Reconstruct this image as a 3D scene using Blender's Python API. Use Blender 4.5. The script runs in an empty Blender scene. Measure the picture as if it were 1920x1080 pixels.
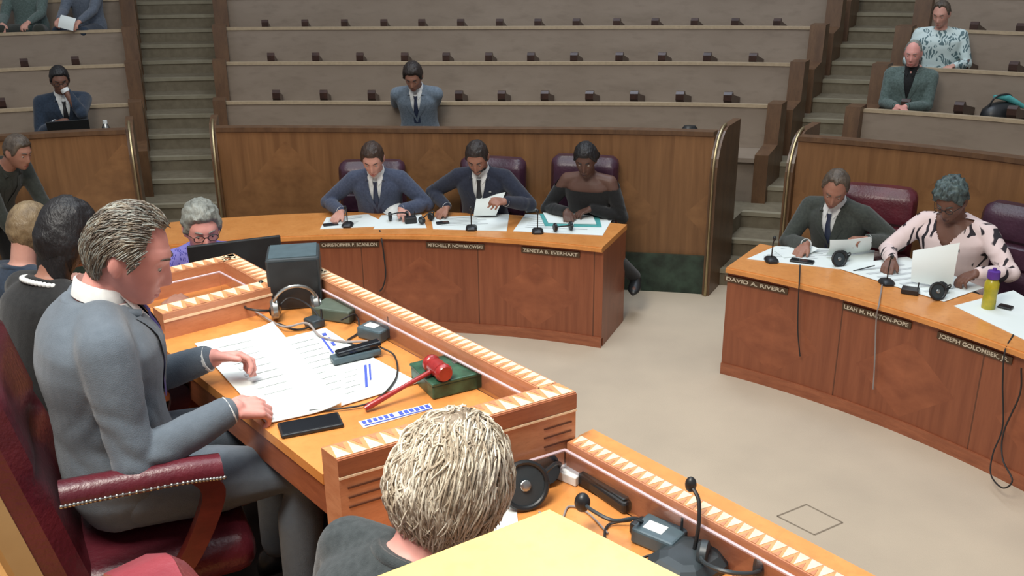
import bpy, bmesh, math, random
from math import sin, cos, pi, radians, sqrt, exp, atan2, hypot
from mathutils import Vector, Matrix, Euler, noise
random.seed(7)
sc = bpy.context.scene
COL = sc.collection
V = Vector

# ------------------------------------------------------------------ camera
FPX, PITCH, ROLL, CAMH = 1789.77, .3647, .0119, 2.9201
cd = bpy.data.cameras.new('camera'); cam = bpy.data.objects.new('camera', cd); COL.objects.link(cam)
cd.sensor_width = 36; cd.lens = FPX/1920*36; cd.clip_start = .05; cd.clip_end = 200
cam.matrix_world = Matrix.Translation((0, 0, CAMH)) @ Matrix.Rotation(pi/2-PITCH, 4, 'X') @ Matrix.Rotation(-ROLL, 4, 'Z')
sc.camera = cam

# ------------------------------------------------------------------ world, lights, exposure
w = bpy.data.worlds.new('world'); sc.world = w; w.use_nodes = True
w.node_tree.nodes['Background'].inputs[0].default_value = (.90, .93, 1, 1)
w.node_tree.nodes['Background'].inputs[1].default_value = .38
sc.view_settings.view_transform = 'Standard'; sc.view_settings.look = 'None'
sc.view_settings.gamma = 1; sc.view_settings.use_curve_mapping = False
sc.view_settings.exposure = 0.0
def area(name, loc, size, sizey, power, color, target=None):
    l = bpy.data.lights.new(name, 'AREA'); l.shape = 'RECTANGLE'; l.size = size; l.size_y = sizey
    l.energy = power; l.color = color
    o = bpy.data.objects.new(name, l); COL.objects.link(o); o.location = loc
    if target is not None:
        o.rotation_euler = (V(target)-V(loc)).to_track_quat('-Z', 'Y').to_euler()
    return o
area('skylight_lamp', (-.5, 4.6, 8.5), 6, 5, 330, (.86, .95, 1), (-.5, 6.0, 0))
area('dais_lamp', (-1.3, .9, 5.8), 1.8, 1.8, 320, (1, .95, .86), (-.5, 2.0, 1.2))
area('gallery_lamp', (1.5, 8.5, 8.5), 3, 2, 170, (.74, .84, 1), (2.5, 10.5, 1.2))

# ------------------------------------------------------------------ measuring the hall
def ray(px, py):
    u = (px-960)/FPX; v = (py-540)/FPX; c, s = cos(ROLL), sin(ROLL)
    u, v = c*u-s*v, s*u+c*v
    return V((u, cos(PITCH)-v*sin(PITCH), -sin(PITCH)-v*cos(PITCH)))
def at(px, py, z):
    d = ray(px, py); t = (z-CAMH)/d.z
    return V((d.x*t, d.y*t, z))
CX, CY = -1.152, 2.275
def PC(R, deg):
    ph = radians(deg); t = min(1, max(0, (R-5.1)/1.2)); t = t*t*(3-2*t)
    r = R*(1-t*.14*exp(-((ph-1.485)/.534)**2))
    return (CX+r*cos(ph), CY+r*sin(ph))

# ------------------------------------------------------------------ materials
def nmat(name):
    m = bpy.data.materials.new(name); m.use_nodes = True
    nt = m.node_tree; return m, nt, nt.nodes['Principled BSDF']
def rgb(r, g, b):
    f = lambda c: c/12.92 if c <= .04045 else ((c+.055)/1.055)**2.4
    return (f(r/255), f(g/255), f(b/255), 1)
def mix(nt, fac, a, b):
    n = nt.nodes.new('ShaderNodeMix'); n.data_type = 'RGBA'
    for i, v in ((6, a), (7, b)):
        if isinstance(v, tuple): n.inputs[i].default_value = v
        else: nt.links.new(v, n.inputs[i])
    if isinstance(fac, float): n.inputs[0].default_value = fac
    else: nt.links.new(fac, n.inputs[0])
    return n.outputs[2]
def coords(nt, kind, scale):
    tc = nt.nodes.new('ShaderNodeTexCoord'); mp = nt.nodes.new('ShaderNodeMapping')
    nt.links.new(tc.outputs[kind], mp.inputs[0]); mp.inputs['Scale'].default_value = scale
    return mp.outputs[0]
def nz(nt, vec, scale, detail=3, rough=.55):
    n = nt.nodes.new('ShaderNodeTexNoise'); nt.links.new(vec, n.inputs['Vector'])
    n.inputs['Scale'].default_value = scale; n.inputs['Detail'].default_value = detail
    n.inputs['Roughness'].default_value = rough
    return n.outputs[0]
def ramp(nt, fac, a, b):
    r = nt.nodes.new('ShaderNodeMapRange'); nt.links.new(fac, r.inputs[0])
    r.inputs[1].default_value = a; r.inputs[2].default_value = b
    return r.outputs[0]
def bump(nt, b, h, strength, dist=.01):
    n = nt.nodes.new('ShaderNodeBump'); nt.links.new(h, n.inputs['Height'])
    n.inputs['Strength'].default_value = strength; n.inputs['Distance'].default_value = dist
    nt.links.new(n.outputs[0], b.inputs['Normal'])
def flat(name, c, rough=.5, metal=0, spec=.5, c2=None, scale=30, sc3=(1, 1, 1), bm=0, coat=0, kind='Object', bscale=None, sheen=0, trans=0, alpha=1):
    m, nt, b = nmat(name)
    b.inputs['Base Color'].default_value = c; b.inputs['Roughness'].default_value = rough
    b.inputs['Metallic'].default_value = metal; b.inputs['Specular IOR Level'].default_value = spec
    b.inputs['Coat Weight'].default_value = coat; b.inputs['Sheen Weight'].default_value = sheen
    b.inputs['Transmission Weight'].default_value = trans; b.inputs['Alpha'].default_value = alpha
    v = coords(nt, kind, sc3)
    if c2 is None: c2 = (c[0]*.85, c[1]*.85, c[2]*.85, 1)
    n = nz(nt, v, scale)
    nt.links.new(mix(nt, ramp(nt, n, .32, .68), c, c2), b.inputs['Base Color'])
    if bm:
        n2 = nz(nt, v, bscale or scale*2, 4)
        bump(nt, b, n2, bm)
    return m
def wood(name, c1, c2, sc3=(1, 12, 12), scale=3, rough=.35, coat=.2, kind='Object'):
    m, nt, b = nmat(name)
    v = coords(nt, kind, sc3)
    n = nz(nt, v, scale, 5, .6); n2 = nz(nt, v, scale*6, 3, .6)
    c = mix(nt, ramp(nt, n, .3, .7), c1, c2)
    c = mix(nt, ramp(nt, n2, .5, 1.0), c, (c2[0]*.8, c2[1]*.8, c2[2]*.8, 1))
    nt.links.new(c, b.inputs['Base Color'])
    b.inputs['Roughness'].default_value = rough; b.inputs['Coat Weight'].default_value = coat; b.inputs['Coat Roughness'].default_value = .25
    return m
def veneer(name, c1, c2, pw, ph, rough=.4, diamond=.45, seam=True):
    """book-matched veneer on UV in metres: vertical grain, a lozenge of turned grain in each panel, thin panel seams"""
    m, nt, b = nmat(name)
    tc = nt.nodes.new('ShaderNodeTexCoord'); sp = nt.nodes.new('ShaderNodeSeparateXYZ'); nt.links.new(tc.outputs['UV'], sp.inputs[0])
    def M(op, a, bb=None, cc=None):
        n = nt.nodes.new('ShaderNodeMath'); n.operation = op
        for i, v in enumerate((a, bb, cc)):
            if v is None: continue
            if isinstance(v, (int, float)): n.inputs[i].default_value = v
            else: nt.links.new(v, n.inputs[i])
        return n.outputs[0]
    U, Vv = sp.outputs[0], sp.outputs[1]
    fu = M('FRACT', M('DIVIDE', U, pw)); au = M('ABSOLUTE', M('SUBTRACT', fu, .5))
    av = M('ABSOLUTE', M('SUBTRACT', M('DIVIDE', Vv, ph), .5))
    lo = M('LESS_THAN', M('ADD', au, av), diamond)
    half = M('LESS_THAN', fu, .5)
    def grain(sx, sy):
        cb = nt.nodes.new('ShaderNodeCombineXYZ')
        nt.links.new(M('MULTIPLY', au, sx*pw), cb.inputs[0]); nt.links.new(M('MULTIPLY', Vv, sy), cb.inputs[1]); nt.links.new(M('FLOOR', M('DIVIDE', U, pw)), cb.inputs[2])
        return nz(nt, cb.outputs[0], 1, 5, .6)
    g1 = grain(18, 1.2); g2 = grain(5, 7)
    base = mix(nt, ramp(nt, g1, .3, .7), c1, c2)
    lz = mix(nt, ramp(nt, g2, .3, .7), (c1[0]*1.12, c1[1]*1.12, c1[2]*1.1, 1), (c2[0]*1.05, c2[1]*1.05, c2[2]*1.05, 1))
    c = mix(nt, lo, base, lz)
    c = mix(nt, M('MULTIPLY', half, .10), c, (c1[0]*.5, c1[1]*.5, c1[2]*.5, 1))
    if seam:
        c = mix(nt, M('MULTIPLY', M('GREATER_THAN', au, .495), .6), c, (.02, .01, .006, 1))
    nt.links.new(c, b.inputs['Base Color']); b.inputs['Roughness'].default_value = rough
    b.inputs['Coat Weight'].default_value = .15; b.inputs['Coat Roughness'].default_value = .3
    return m
M = {}
M['wall_ven'] = veneer('wall_veneer', rgb(138, 98, 62), rgb(112, 76, 46), 1.45, 1.36, diamond=.42, seam=False)
M['desk_ven'] = veneer('desk_veneer', rgb(152, 88, 58), rgb(124, 66, 42), .88, .70, diamond=.36)
M['top'] = wood('honey_wood', rgb(224, 152, 84), rgb(208, 134, 68), (3, 3, 3), 2, .32, .3)
M['red_wood'] = wood('red_brown_wood', rgb(166, 100, 68), rgb(138, 78, 52), (2, 2, 14), 3, .35, .3)
M['rim_wood'] = wood('rim_wood', rgb(204, 142, 104), rgb(186, 120, 84), (3, 3, 12), 3, .35, .3)
M['light_wood'] = flat('light_inlay_wood', rgb(246, 222, 188), .4, c2=rgb(240, 210, 170))
M['inlay'] = flat('orange_inlay_wood', rgb(218, 158, 108), .4, c2=rgb(206, 142, 92))
M['groove'] = flat('dark_groove', rgb(92, 52, 36), .6)
M['yellow_wood'] = wood('yellow_wood', rgb(240, 206, 130), rgb(234, 196, 118), (2, 2, 2), 2, .3, .3)
M['bench'] = wood('bench_veneer', rgb(148, 133, 118), rgb(132, 117, 102), (.5, .5, 1.5), 1.6, .38, .25)
M['bench_edge'] = flat('bench_top_edge', rgb(178, 158, 130), .4)
M['bench_end'] = wood('bench_end_wood', rgb(106, 76, 50), rgb(82, 56, 36), (4, 4, 1), 3, .45)
M['arm'] = wood('arm_wood', rgb(70, 44, 34), rgb(48, 30, 24), (4, 4, 4), 3, .4)
M['carpet'] = flat('stair_carpet', rgb(124, 114, 96), .95, spec=.1, c2=rgb(112, 103, 86), scale=14, bm=.3, bscale=300)
M['nosing'] = flat('stair_nosing', rgb(144, 136, 116), .8, spec=.2, c2=rgb(134, 126, 106), scale=10)
M['floor'] = flat('floor_carpet', rgb(200, 184, 162), .9, spec=.15, c2=rgb(188, 173, 153), scale=1.4, bm=.15, bscale=200)
M['floor_line'] = flat('floor_hatch', rgb(140, 126, 108), .9)
M['dais_floor'] = flat('dais_carpet', rgb(214, 160, 96), .85, spec=.2, c2=rgb(200, 146, 84), scale=5)
M['marble'] = flat('green_marble', rgb(52, 72, 60), .25, c2=rgb(26, 40, 34), scale=9)
M['brass'] = flat('brass', rgb(186, 170, 134), .45, metal=1)
M['leather'] = flat('burgundy_leather', rgb(96, 34, 44), .33, c2=rgb(74, 24, 34), scale=6, bm=.25, bscale=60)
M['leather_dark'] = flat('dark_plum_leather', rgb(72, 42, 58), .35, c2=rgb(54, 30, 44), scale=6, bm=.2, bscale=60)
M['leather_red'] = flat('rose_leather', rgb(150, 66, 74), .33, c2=rgb(128, 50, 60), scale=5, bm=.2, bscale=60)
M['cherry'] = wood('cherry_frame', rgb(104, 40, 32), rgb(80, 28, 24), (3, 3, 8), 3, .3, .4)
M['tan_shell'] = flat('tan_chair_side', rgb(176, 148, 104), .5, c2=rgb(158, 130, 88), scale=4)
M['mat'] = flat('under_desk_shade', rgb(44, 38, 36), .9)  # near-black colour that paints in the shade below the middle desk
M['black'] = flat('black_plastic', rgb(34, 36, 38), .4)
M['black_gloss'] = flat('black_gloss', rgb(22, 26, 32), .12)
M['dgrey'] = flat('dark_grey_plastic', rgb(50, 58, 62), .4)
M['slate'] = flat('slate_plastic', rgb(78, 96, 104), .35)
M['silver'] = flat('silver', rgb(170, 172, 170), .3, metal=.9)
M['white'] = flat('white_label', rgb(235, 238, 236), .5)
M['paper'] = flat('paper', rgb(232, 238, 236), .7, spec=.2, c2=rgb(226, 234, 230), scale=3)
M['blue_ink'] = flat('blue_print', rgb(70, 90, 190), .6)
M['grey_ink'] = flat('grey_print', rgb(206, 212, 212), .7)
M['teal'] = flat('teal_folder', rgb(84, 170, 168), .5)
M['green_box'] = flat('green_marbled_box', rgb(58, 98, 76), .35, c2=rgb(30, 60, 44), scale=22)
M['green_grey'] = flat('green_grey_plastic', rgb(84, 96, 84), .5)
M['gavel'] = wood('rosewood', rgb(168, 44, 42), rgb(136, 30, 30), (6, 6, 6), 3, .25, .5)
M['yellow'] = flat('yellow_drink', rgb(190, 170, 44), .3, c2=rgb(150, 150, 40), scale=18)
M['purple'] = flat('purple_cap', rgb(92, 52, 150), .4)
M['cable'] = flat('cable_rubber', rgb(40, 38, 38), .6)
M['cable_grey'] = flat('grey_cable', rgb(150, 140, 136), .6)
M['plate'] = flat('nameplate_bronze', rgb(86, 66, 48), .45, metal=.2)
M['letters'] = flat('nameplate_letters', rgb(214, 202, 180), .5)
m, nt, b = nmat('clear_acrylic'); b.inputs['Base Color'].default_value = (.93, .92, .98, 1); b.inputs['Roughness'].default_value = .05
b.inputs['Transmission Weight'].default_value = 1; b.inputs['IOR'].default_value = 1.3; M['acrylic'] = m
M['acrylic_edge'] = flat('acrylic_edge', rgb(214, 190, 196), .25)
def fabric(name, c, c2=None, scale=60, bm=.3, rough=.85):
    return flat(name, c, rough, spec=.2, c2=c2, scale=scale, bm=bm, bscale=400, sheen=.2)
def skin(name, c):
    m = flat(name, c, .5, spec=.35, c2=(c[0]*.9, c[1]*.84, c[2]*.82, 1), scale=12)
    m.node_tree.nodes['Principled BSDF'].inputs['Subsurface Weight'].default_value = .08
    m.node_tree.nodes['Principled BSDF'].inputs['Subsurface Radius'].default_value = (.02, .008, .004)
    return m
SK = {'fair': skin('skin_fair', rgb(206, 156, 140)), 'pink': skin('skin_pink', rgb(222, 160, 150)), 'brown': skin('skin_brown', rgb(110, 76, 60)),
      'dark': skin('skin_dark', rgb(98, 72, 62)), 'tan': skin('skin_tan', rgb(160, 116, 98)), 'deep': skin('skin_deep', rgb(118, 84, 70))}
LIP = {k: skin('lip_'+k, c) for k, c in (('fair', rgb(176, 104, 98)), ('pink', rgb(186, 104, 100)), ('brown', rgb(88, 52, 46)), ('dark', rgb(66, 38, 36)), ('tan', rgb(130, 78, 70)), ('deep', rgb(80, 46, 42)))}
def hairm(name, c, c2):
    return flat(name, c, .5, c2=c2, scale=26, sc3=(1, 1, .35), bm=.6, bscale=90)
HR = {'black': hairm('hair_black', rgb(30, 28, 30), rgb(18, 16, 18)), 'brown': hairm('hair_brown', rgb(66, 48, 38), rgb(44, 32, 26)),
      'dark': hairm('hair_dark_brown', rgb(48, 38, 34), rgb(30, 24, 22)), 'saltpepper': hairm('hair_salt_pepper', rgb(128, 116, 98), rgb(78, 68, 58)),
      'blonde': hairm('hair_ash_blonde', rgb(200, 188, 168), rgb(164, 148, 126)), 'blonde_d': hairm('hair_dark_blonde', rgb(150, 134, 114), rgb(120, 104, 86)),
      'blonde_l': hairm('hair_light_blonde', rgb(228, 222, 206), rgb(208, 196, 174)),
      'grey': hairm('hair_grey', rgb(150, 152, 144), rgb(108, 110, 104)), 'teal': hairm('hair_grey_green', rgb(88, 104, 102), rgb(44, 54, 56)),
      'greyd': hairm('hair_dark_grey', rgb(96, 84, 72), rgb(62, 52, 44)), 'lightbrown': hairm('hair_light_brown', rgb(142, 122, 92), rgb(108, 90, 66))}
M['eye_white'] = flat('eye_white', rgb(168, 158, 150), .3); M['iris'] = flat('iris', rgb(50, 36, 28), .2)
M['lens'] = flat('lens', rgb(120, 120, 124), .1, alpha=.35)

# ------------------------------------------------------------------ mesh builder
class MB:
    def __init__(s): s.v = []; s.f = []; s.m = []; s.uv = {}
    def add(s, vs, fs, mi=0, uvs=None):
        o = len(s.v); s.v += [V(p) for p in vs]
        for i, f in enumerate(fs):
            if uvs: s.uv[len(s.f)] = uvs[i]
            s.f.append([o+k for k in f]); s.m.append(mi)
        return s
    def box(s, c, d, rot=None, mi=0, bev=0):
        x, y, z = [k/2 for k in d]
        R = rot if isinstance(rot, Matrix) else (Matrix.Rotation(rot or 0, 3, 'Z'))
        if bev:
            b = min(bev, x*.9, y*.9, z*.9)
            rings = []
            for zz, ins in ((-z, b), (-z+b*.3, b*.3), (-z+b, 0), (z-b, 0), (z-b*.3, b*.3), (z, b)):
                xi, yi = x-ins, y-ins; q = b
                rings.append([(xi-q, -yi), (xi-.3*q, -yi+.3*q), (xi, -yi+q), (xi, yi-q), (xi-.3*q, yi-.3*q), (xi-q, yi), (-xi+q, yi), (-xi+.3*q, yi-.3*q), (-xi, yi-q), (-xi, -yi+q), (-xi+.3*q, -yi+.3*q), (-xi+q, -yi)])
                rings[-1] = [V(c)+R@V((a, bb, zz)) for a, bb in rings[-1]]
            return s.loft(rings, mi=mi)
        vs = [V(c)+R@V((i, j, k)) for k in (-z, z) for i, j in ((-x, -y), (x, -y), (x, y), (-x, y))]
        return s.add(vs, [(3, 2, 1, 0), (4, 5, 6, 7), (0, 1, 5, 4), (1, 2, 6, 5), (2, 3, 7, 6), (3, 0, 4, 7)], mi)
    def loft(s, rings, cap=True, mi=0, closed=True):
        n = len(rings[0]); vs = [p for r in rings for p in r]; fs = []
        for i in range(len(rings)-1):
            for j in range(n if closed else n-1):
                k = (j+1) % n
                fs.append((i*n+j, i*n+k, (i+1)*n+k, (i+1)*n+j))
        if cap and closed:
            fs.append(tuple(range(n-1, -1, -1))); fs.append(tuple((len(rings)-1)*n+j for j in range(n)))
        return s.add(vs, fs, mi)
    def prism(s, poly, z0, z1, mi=0):
        return s.loft([[V((p[0], p[1], z0)) for p in poly], [V((p[0], p[1], z1)) for p in poly]], mi=mi)
    def sphere(s, c, r, n=14, m=9, rot=None, mi=0):
        if isinstance(r, (int, float)): r = (r, r, r)
        R = rot or Matrix.Identity(3); c = V(c)
        vs = [c+R@V((0, 0, -r[2]))]
        for i in range(1, m):
            t = -pi/2+pi*i/m
            for j in range(n):
                a = 2*pi*j/n; vs.append(c+R@V((r[0]*cos(t)*cos(a), r[1]*cos(t)*sin(a), r[2]*sin(t))))
        vs.append(c+R@V((0, 0, r[2]))); fs = []
        for j in range(n):
            k = (j+1) % n; fs.append((0, 1+k, 1+j)); fs.append((len(vs)-1, 1+(m-2)*n+j, 1+(m-2)*n+k))
            for i in range(m-2): fs.append((1+i*n+j, 1+i*n+k, 1+(i+1)*n+k, 1+(i+1)*n+j))
        return s.add(vs, fs, mi)
    def tube(s, pts, r, n=8, mi=0, cap=True):
        pts = [V(p) for p in pts]; k = len(pts)
        if isinstance(r, (int, float)): r = [r]*k
        rings = []; up = None
        for i in range(k):
            d = (pts[min(i+1, k-1)]-pts[max(i-1, 0)])
            d = d.normalized() if d.length > 1e-9 else V((0, 0, 1))
            if up is None: up = d.orthogonal().normalized()
            up = (up-d*up.dot(d)); up = up.normalized() if up.length > 1e-6 else d.orthogonal().normalized()
            sd = d.cross(up)
            rings.append([pts[i]+(up*cos(2*pi*j/n)+sd*sin(2*pi*j/n))*r[i] for j in range(n)])
        return s.loft(rings, cap=cap, mi=mi)
    def chain(s, pts, r, n=12, mi=0):
        s.tube(pts, r, n, mi)
        if isinstance(r, (int, float)): r = [r]*len(pts)
        for p, q in zip(pts, r): s.sphere(p, q, 12, 8, mi=mi)
        return s
    def lathe(s, prof, c=(0, 0, 0), R=None, n=20, mi=0):
        R = R or Matrix.Identity(3); c = V(c)
        return s.loft([[c+R@V((max(r, 1e-4)*cos(2*pi*j/n), max(r, 1e-4)*sin(2*pi*j/n), z)) for j in range(n)] for r, z in prof], mi=mi)
    def arc(s, R0, R1, a0, a1, z0, z1, n=40, mi=0, topmi=None):
        """slab between two radii; UV = (arc length, height)"""
        vs = []
        for i in range(n+1):
            a = a0+(a1-a0)*i/n; p, q = PC(R0, a), PC(R1, a)
            vs += [(p[0], p[1], z0), (q[0], q[1], z0), (q[0], q[1], z1), (p[0], p[1], z1)]
        fs = []; uvs = []; ms = []
        for i in range(n):
            A = i*4; B = A+4; u0 = radians(a0+(a1-a0)*i/n)*R0; u1 = radians(a0+(a1-a0)*(i+1)/n)*R0
            fs += [(A, B, B+1, A+1), (A+1, B+1, B+2, A+2), (A+2, B+2, B+3, A+3), (A+3, B+3, B, A)]
            uvs += [[(u0, 0), (u1, 0), (u1, .1), (u0, .1)], [(u0, z0), (u1, z0), (u1, z1), (u0, z1)], [(u0, 0), (u1, 0), (u1, .1), (u0, .1)], [(u0, z1), (u1, z1), (u1, z0), (u0, z0)]]
            ms += [mi, mi, mi if topmi is None else topmi, mi]
        L = n*4; fs += [(0, 1, 2, 3), (L+3, L+2, L+1, L)]; dR = R1-R0; ms += [mi, mi]
        uvs += [[(0, z0), (dR, z0), (dR, z1), (0, z1)], [(0, z1), (dR, z1), (dR, z0), (0, z0)]]
        o = len(s.v); s.v += [V(p) for p in vs]
        for f, u, mm in zip(fs, uvs, ms): s.uv[len(s.f)] = u; s.f.append([o+k for k in f]); s.m.append(mm)
        return s
    def mesh(s, name, mats, smooth=False, sharp=None):
        me = bpy.data.meshes.new(name)
        me.from_pydata([tuple(p) for p in s.v], [], s.f)
        for mm in mats: me.materials.append(mm)
        me.polygons.foreach_set('material_index', s.m)
        if s.uv:
            ul = me.uv_layers.new(name='uv')
            for pi_, p in enumerate(me.polygons):
                u = s.uv.get(pi_)
                if u:
                    for li, q in zip(p.loop_indices, u): ul.data[li].uv = q
        bm_ = bmesh.new(); bm_.from_mesh(me); bmesh.ops.recalc_face_normals(bm_, faces=bm_.faces); bm_.to_mesh(me); bm_.free()
        if smooth:
            me.polygons.foreach_set('use_smooth', [True]*len(me.polygons))
            me.set_sharp_from_angle(angle=radians(sharp or 40))
        me.update(); return me
    def build(s, name, mats, parent=None, smooth=False, world=False, sharp=None):
        """world=True: vertices are in world space, bring them into the parent's frame"""
        if not isinstance(mats, (list, tuple)): mats = [mats]
        if world and parent is not None:
            Mi = WM(parent).inverted(); s.v = [Mi@p for p in s.v]
        o = bpy.data.objects.new(name, s.mesh(name, mats, smooth, sharp)); COL.objects.link(o)
        if parent is not None: o.parent = parent
        return o
def WM(o):
    m = o.matrix_basis.copy()
    while o.parent: o = o.parent; m = o.matrix_basis @ m
    return m
def thing(name, label, cat, loc=(0, 0, 0), rz=0, group=None):
    o = bpy.data.objects.new(name, None); COL.objects.link(o); o.empty_display_size = .1
    o.location = loc; o.rotation_euler = (0, 0, rz); return tag(o, label, cat, group)
def tag(o, label, cat, group=None):
    o['label'] = label; o['category'] = cat
    if group: o['group'] = group
    return o
def struct(o, kind='structure'): o['kind'] = kind; return o
def kids(o): return [c for c in bpy.data.objects if c.parent == o]
def dup(root, loc, rz, label, group=None):
    def cp(o, par):
        c = o.copy(); COL.objects.link(c)
        if par is not None: c.parent = par
        for ch in kids(o): cp(ch, c)
        return c
    r = cp(root, None); r.location = loc; r.rotation_euler = (0, 0, rz); r['label'] = label
    if group: r['group'] = group
    return r
def bez(p, n=16):
    """Catmull-Rom through points"""
    p = [V(q) for q in p]; P = [p[0]*2-p[1]]+p+[p[-1]*2-p[-2]]; out = []
    for i in range(len(p)-1):
        a, b, c, d = P[i:i+4]
        for k in range(n):
            t = k/n; out.append(.5*((2*b)+(c-a)*t+(2*a-5*b+4*c-d)*t*t+(3*b-a-3*c+d)*t**3))
    out.append(p[-1]); return out

# ================================================================== SETTING
RS, PS, RZ = 6.648, .4494, .1427           # first stair nosing radius, run, rise
fl = MB(); fl.prism([(-14, -3), (14, -3), (14, 18), (-14, 18)], -.1, 0); struct(fl.build('floor', M['floor']))
def tierz(k): return .4281+2*RZ*(k-1)      # floor height of gallery row k
def backR(k): return 8.41+.9*(k-1)
NROW = 6
SECT = [('left', 110, 138), ('centre', 62, 103), ('right', 20, 56)]
for nm, a0, a1 in SECT:
    t = MB()
    t.arc(6.45, 8.45, a0, a1, 0, tierz(1))
    for k in range(2, NROW+2): t.arc(backR(k-1)+.04, backR(k)+.04, a0, a1, 0, tierz(k))
    struct(t.build('floor_tiers_'+nm, M['carpet']))
for nm, a0, a1 in (('left', 103, 110), ('right', 56, 62)):
    t = MB()
    for n in range(15):
        z = RZ*(n+1); R0 = RS+PS*n
        t.arc(R0, R0+PS+.02, a0, a1, 0, z, 8)
        t.arc(R0-.012, R0+.06, a0+.02, a1-.02, z-.03, z+.006, 8, 1)
    struct(t.build('stairs_'+nm, [M['carpet'], M['nosing']]))
# rear wall of the hall, walls at the sides and a ceiling far above (all outside the frame)
t = MB(); t.arc(15.0, 15.2, 18, 140, 0, 9, 60); struct(t.build('wall_back', M['bench']))

# gallery parapets (curved veneered front of row one)
for nm, a0, a1 in (('left', 110, 138), ('centre', 62, 103), ('right', 20, 56)):
    e = 1.0
    t = MB(); t.arc(6.40, 6.46, a0, a1, .33, 1.33, 60)
    p = struct(t.build('wall_parapet_'+nm, M['wall_ven']))
    t = MB(); t.arc(6.38, 6.50, a0, a1, 1.33, 1.365, 60); struct(t.build('trim_parapet_cap_'+nm, M['bench_end']))
    t = MB(); t.arc(6.36, 6.46, a0, a1, 0, .33, 60); struct(t.build('baseboard_marble_'+nm, M['marble']))
# rounded parapet end posts with a brass edge
def end_post(ang, side, label):
    da = .55*side
    prof = [(6.33, 0), (6.33, 1.02)]+[(6.33+.30*(1-cos(q)), 1.02+.36*sin(q)) for q in [pi/2*i/8 for i in range(1, 9)]]+[(6.98, 1.38), (6.98, 0)]
    th = thing('parapet_end_post', label, 'post', (*PC(6.33, ang), 0), 0, 'rounded parapet ends with brass edges beside the aisles')
    t = MB(); rings = []
    for a in (ang, ang+da): rings.append([V((*PC(r, a), z)) for r, z in prof])
    t.loft(rings); t.build('post_body', M['bench_end'], th, world=True)
    t = MB(); pr = [(r-.012, z+(.012 if z > 1.02 else 0)) for r, z in prof[:-2]]
    a = ang+da*.5
    pts = [V((*PC(r, a), max(z, .005))) for r, z in [(6.318, 0), (6.318, .5)]+pr[1:]]
    t.tube(pts, .012, 8); t.build('brass_edge', M['brass'], th, smooth=True, world=True)
    return th
end_post(62, -1, 'dark wooden parapet end with curved brass edge, left side of the right aisle')
end_post(56, 1, 'dark wooden parapet end with curved brass edge, right side of the right aisle')
end_post(103, 1, 'slim brass-edged parapet end right of the left aisle')
end_post(110, -1, 'slim brass-edged parapet end left of the left aisle')

# benches
ARMSTEP = {}
def bench(k, nm, a0, a1, label, arms=()):
    fz = tierz(k); R = backR(k)
    mid = (a0+a1)/2
    th = thing('gallery_bench', label, 'bench', (*PC(R, mid), fz), 0, 'curved wooden gallery benches')
    t = MB(); t.arc(R, R+.045, a0, a1, fz, fz+.82, 50)
    t.build('backrest', [M['bench']], th, world=True)
    t = MB(); t.arc(R-.012, R+.055, a0, a1, fz+.82, fz+.85, 50); t.build('top_rail', M['bench_edge'], th, world=True)
    t = MB(); t.arc(R-.52, R-.005, a0, a1, fz+.39, fz+.43, 50); t.arc(R-.46, R-.42, a0, a1, fz, fz+.39, 50); t.build('seat', M['bench'], th, world=True)
    for a, s in ((a0, 1), (a1, -1)):
        t = MB(); d = .95*s
        prof = [(R-.50, fz), (R-.50, fz+.46), (R-.16, fz+.50), (R-.12, fz+.88), (R+.10, fz+.88), (R+.10, fz)]
        rings = [[V((*PC(r, aa), z)) for r, z in prof] for aa in (a, a-d)]
        if nm in ('left',) and s < 0 or nm == 'right' and s > 0: pass
        t.loft(rings); t.build('end_panel', M['bench_end'], th, world=True)
    for a in arms:
        t = MB(); d = math.degrees(.040/PC_r(R-.3, a))
        prof = [(R-.42, fz+.43), (R-.43, fz+.50), (R-.47, fz+.53), (R-.47, fz+.585), (R-.44, fz+.61), (R-.40, fz+.61), (R-.36, fz+.57), (R-.01, fz+.50), (R-.01, fz+.44), (R-.33, fz+.48), (R-.36, fz+.43)]
        rings = [[V((*PC(r, aa), z)) for r, z in prof] for aa in (a-d, a+d)]
        t.loft(rings); t.build('armrest', M['arm'], th, world=True)
    return th
def PC_r(R, a): x, y = PC(R, a); return hypot(x-CX, y-CY)
def ang_of(px, py, z):
    p = at(px, py, z); return math.degrees(atan2(p.y-CY, p.x-CX))
def arm_ang(px, k): # angle of the divider seen at that column, on its row
    fz = tierz(k); R = backR(k)-.42; z = fz+.57
    lo, hi = 15, 140
    for _ in range(40):
        m_ = (lo+hi)/2; x, y = PC(R, m_); dep = y*cos(PITCH)-(z-CAMH)*sin(PITCH); u = 960+FPX*x/dep
        u += 0.0
        v = 540+FPX*(-y*sin(PITCH)-(z-CAMH)*cos(PITCH))/dep
        u += (v-540)*sin(ROLL)
        if u > px: lo = m_
        else: hi = m_
    return m_
ords = {1: 'first', 2: 'second', 3: 'third', 4: 'fourth', 5: 'fifth', 6: 'sixth'}
armpx = {('centre', 2): [437, 518, 607, 697, 775, 861, 941, 1022, 1106, 1190, 1276, 1366],
         ('centre', 3): [428, 508, 592, 675, 759, 837, 917, 996, 1077, 1162, 1242, 1327, 1413],
         ('centre', 4): [424, 497, 572, 646, 720, 791, 864, 937, 1009, 1081, 1157, 1229, 1303, 1379, 1458],
         ('left', 2): [2, -80], ('left', 3): [45, 141, -50], ('left', 4): [70, 155], ('right', 2): [1700, 1800, 1900], ('right', 3): [1720, 1810, 1902], ('right', 4): [1750, 1828, 1915]}
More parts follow.
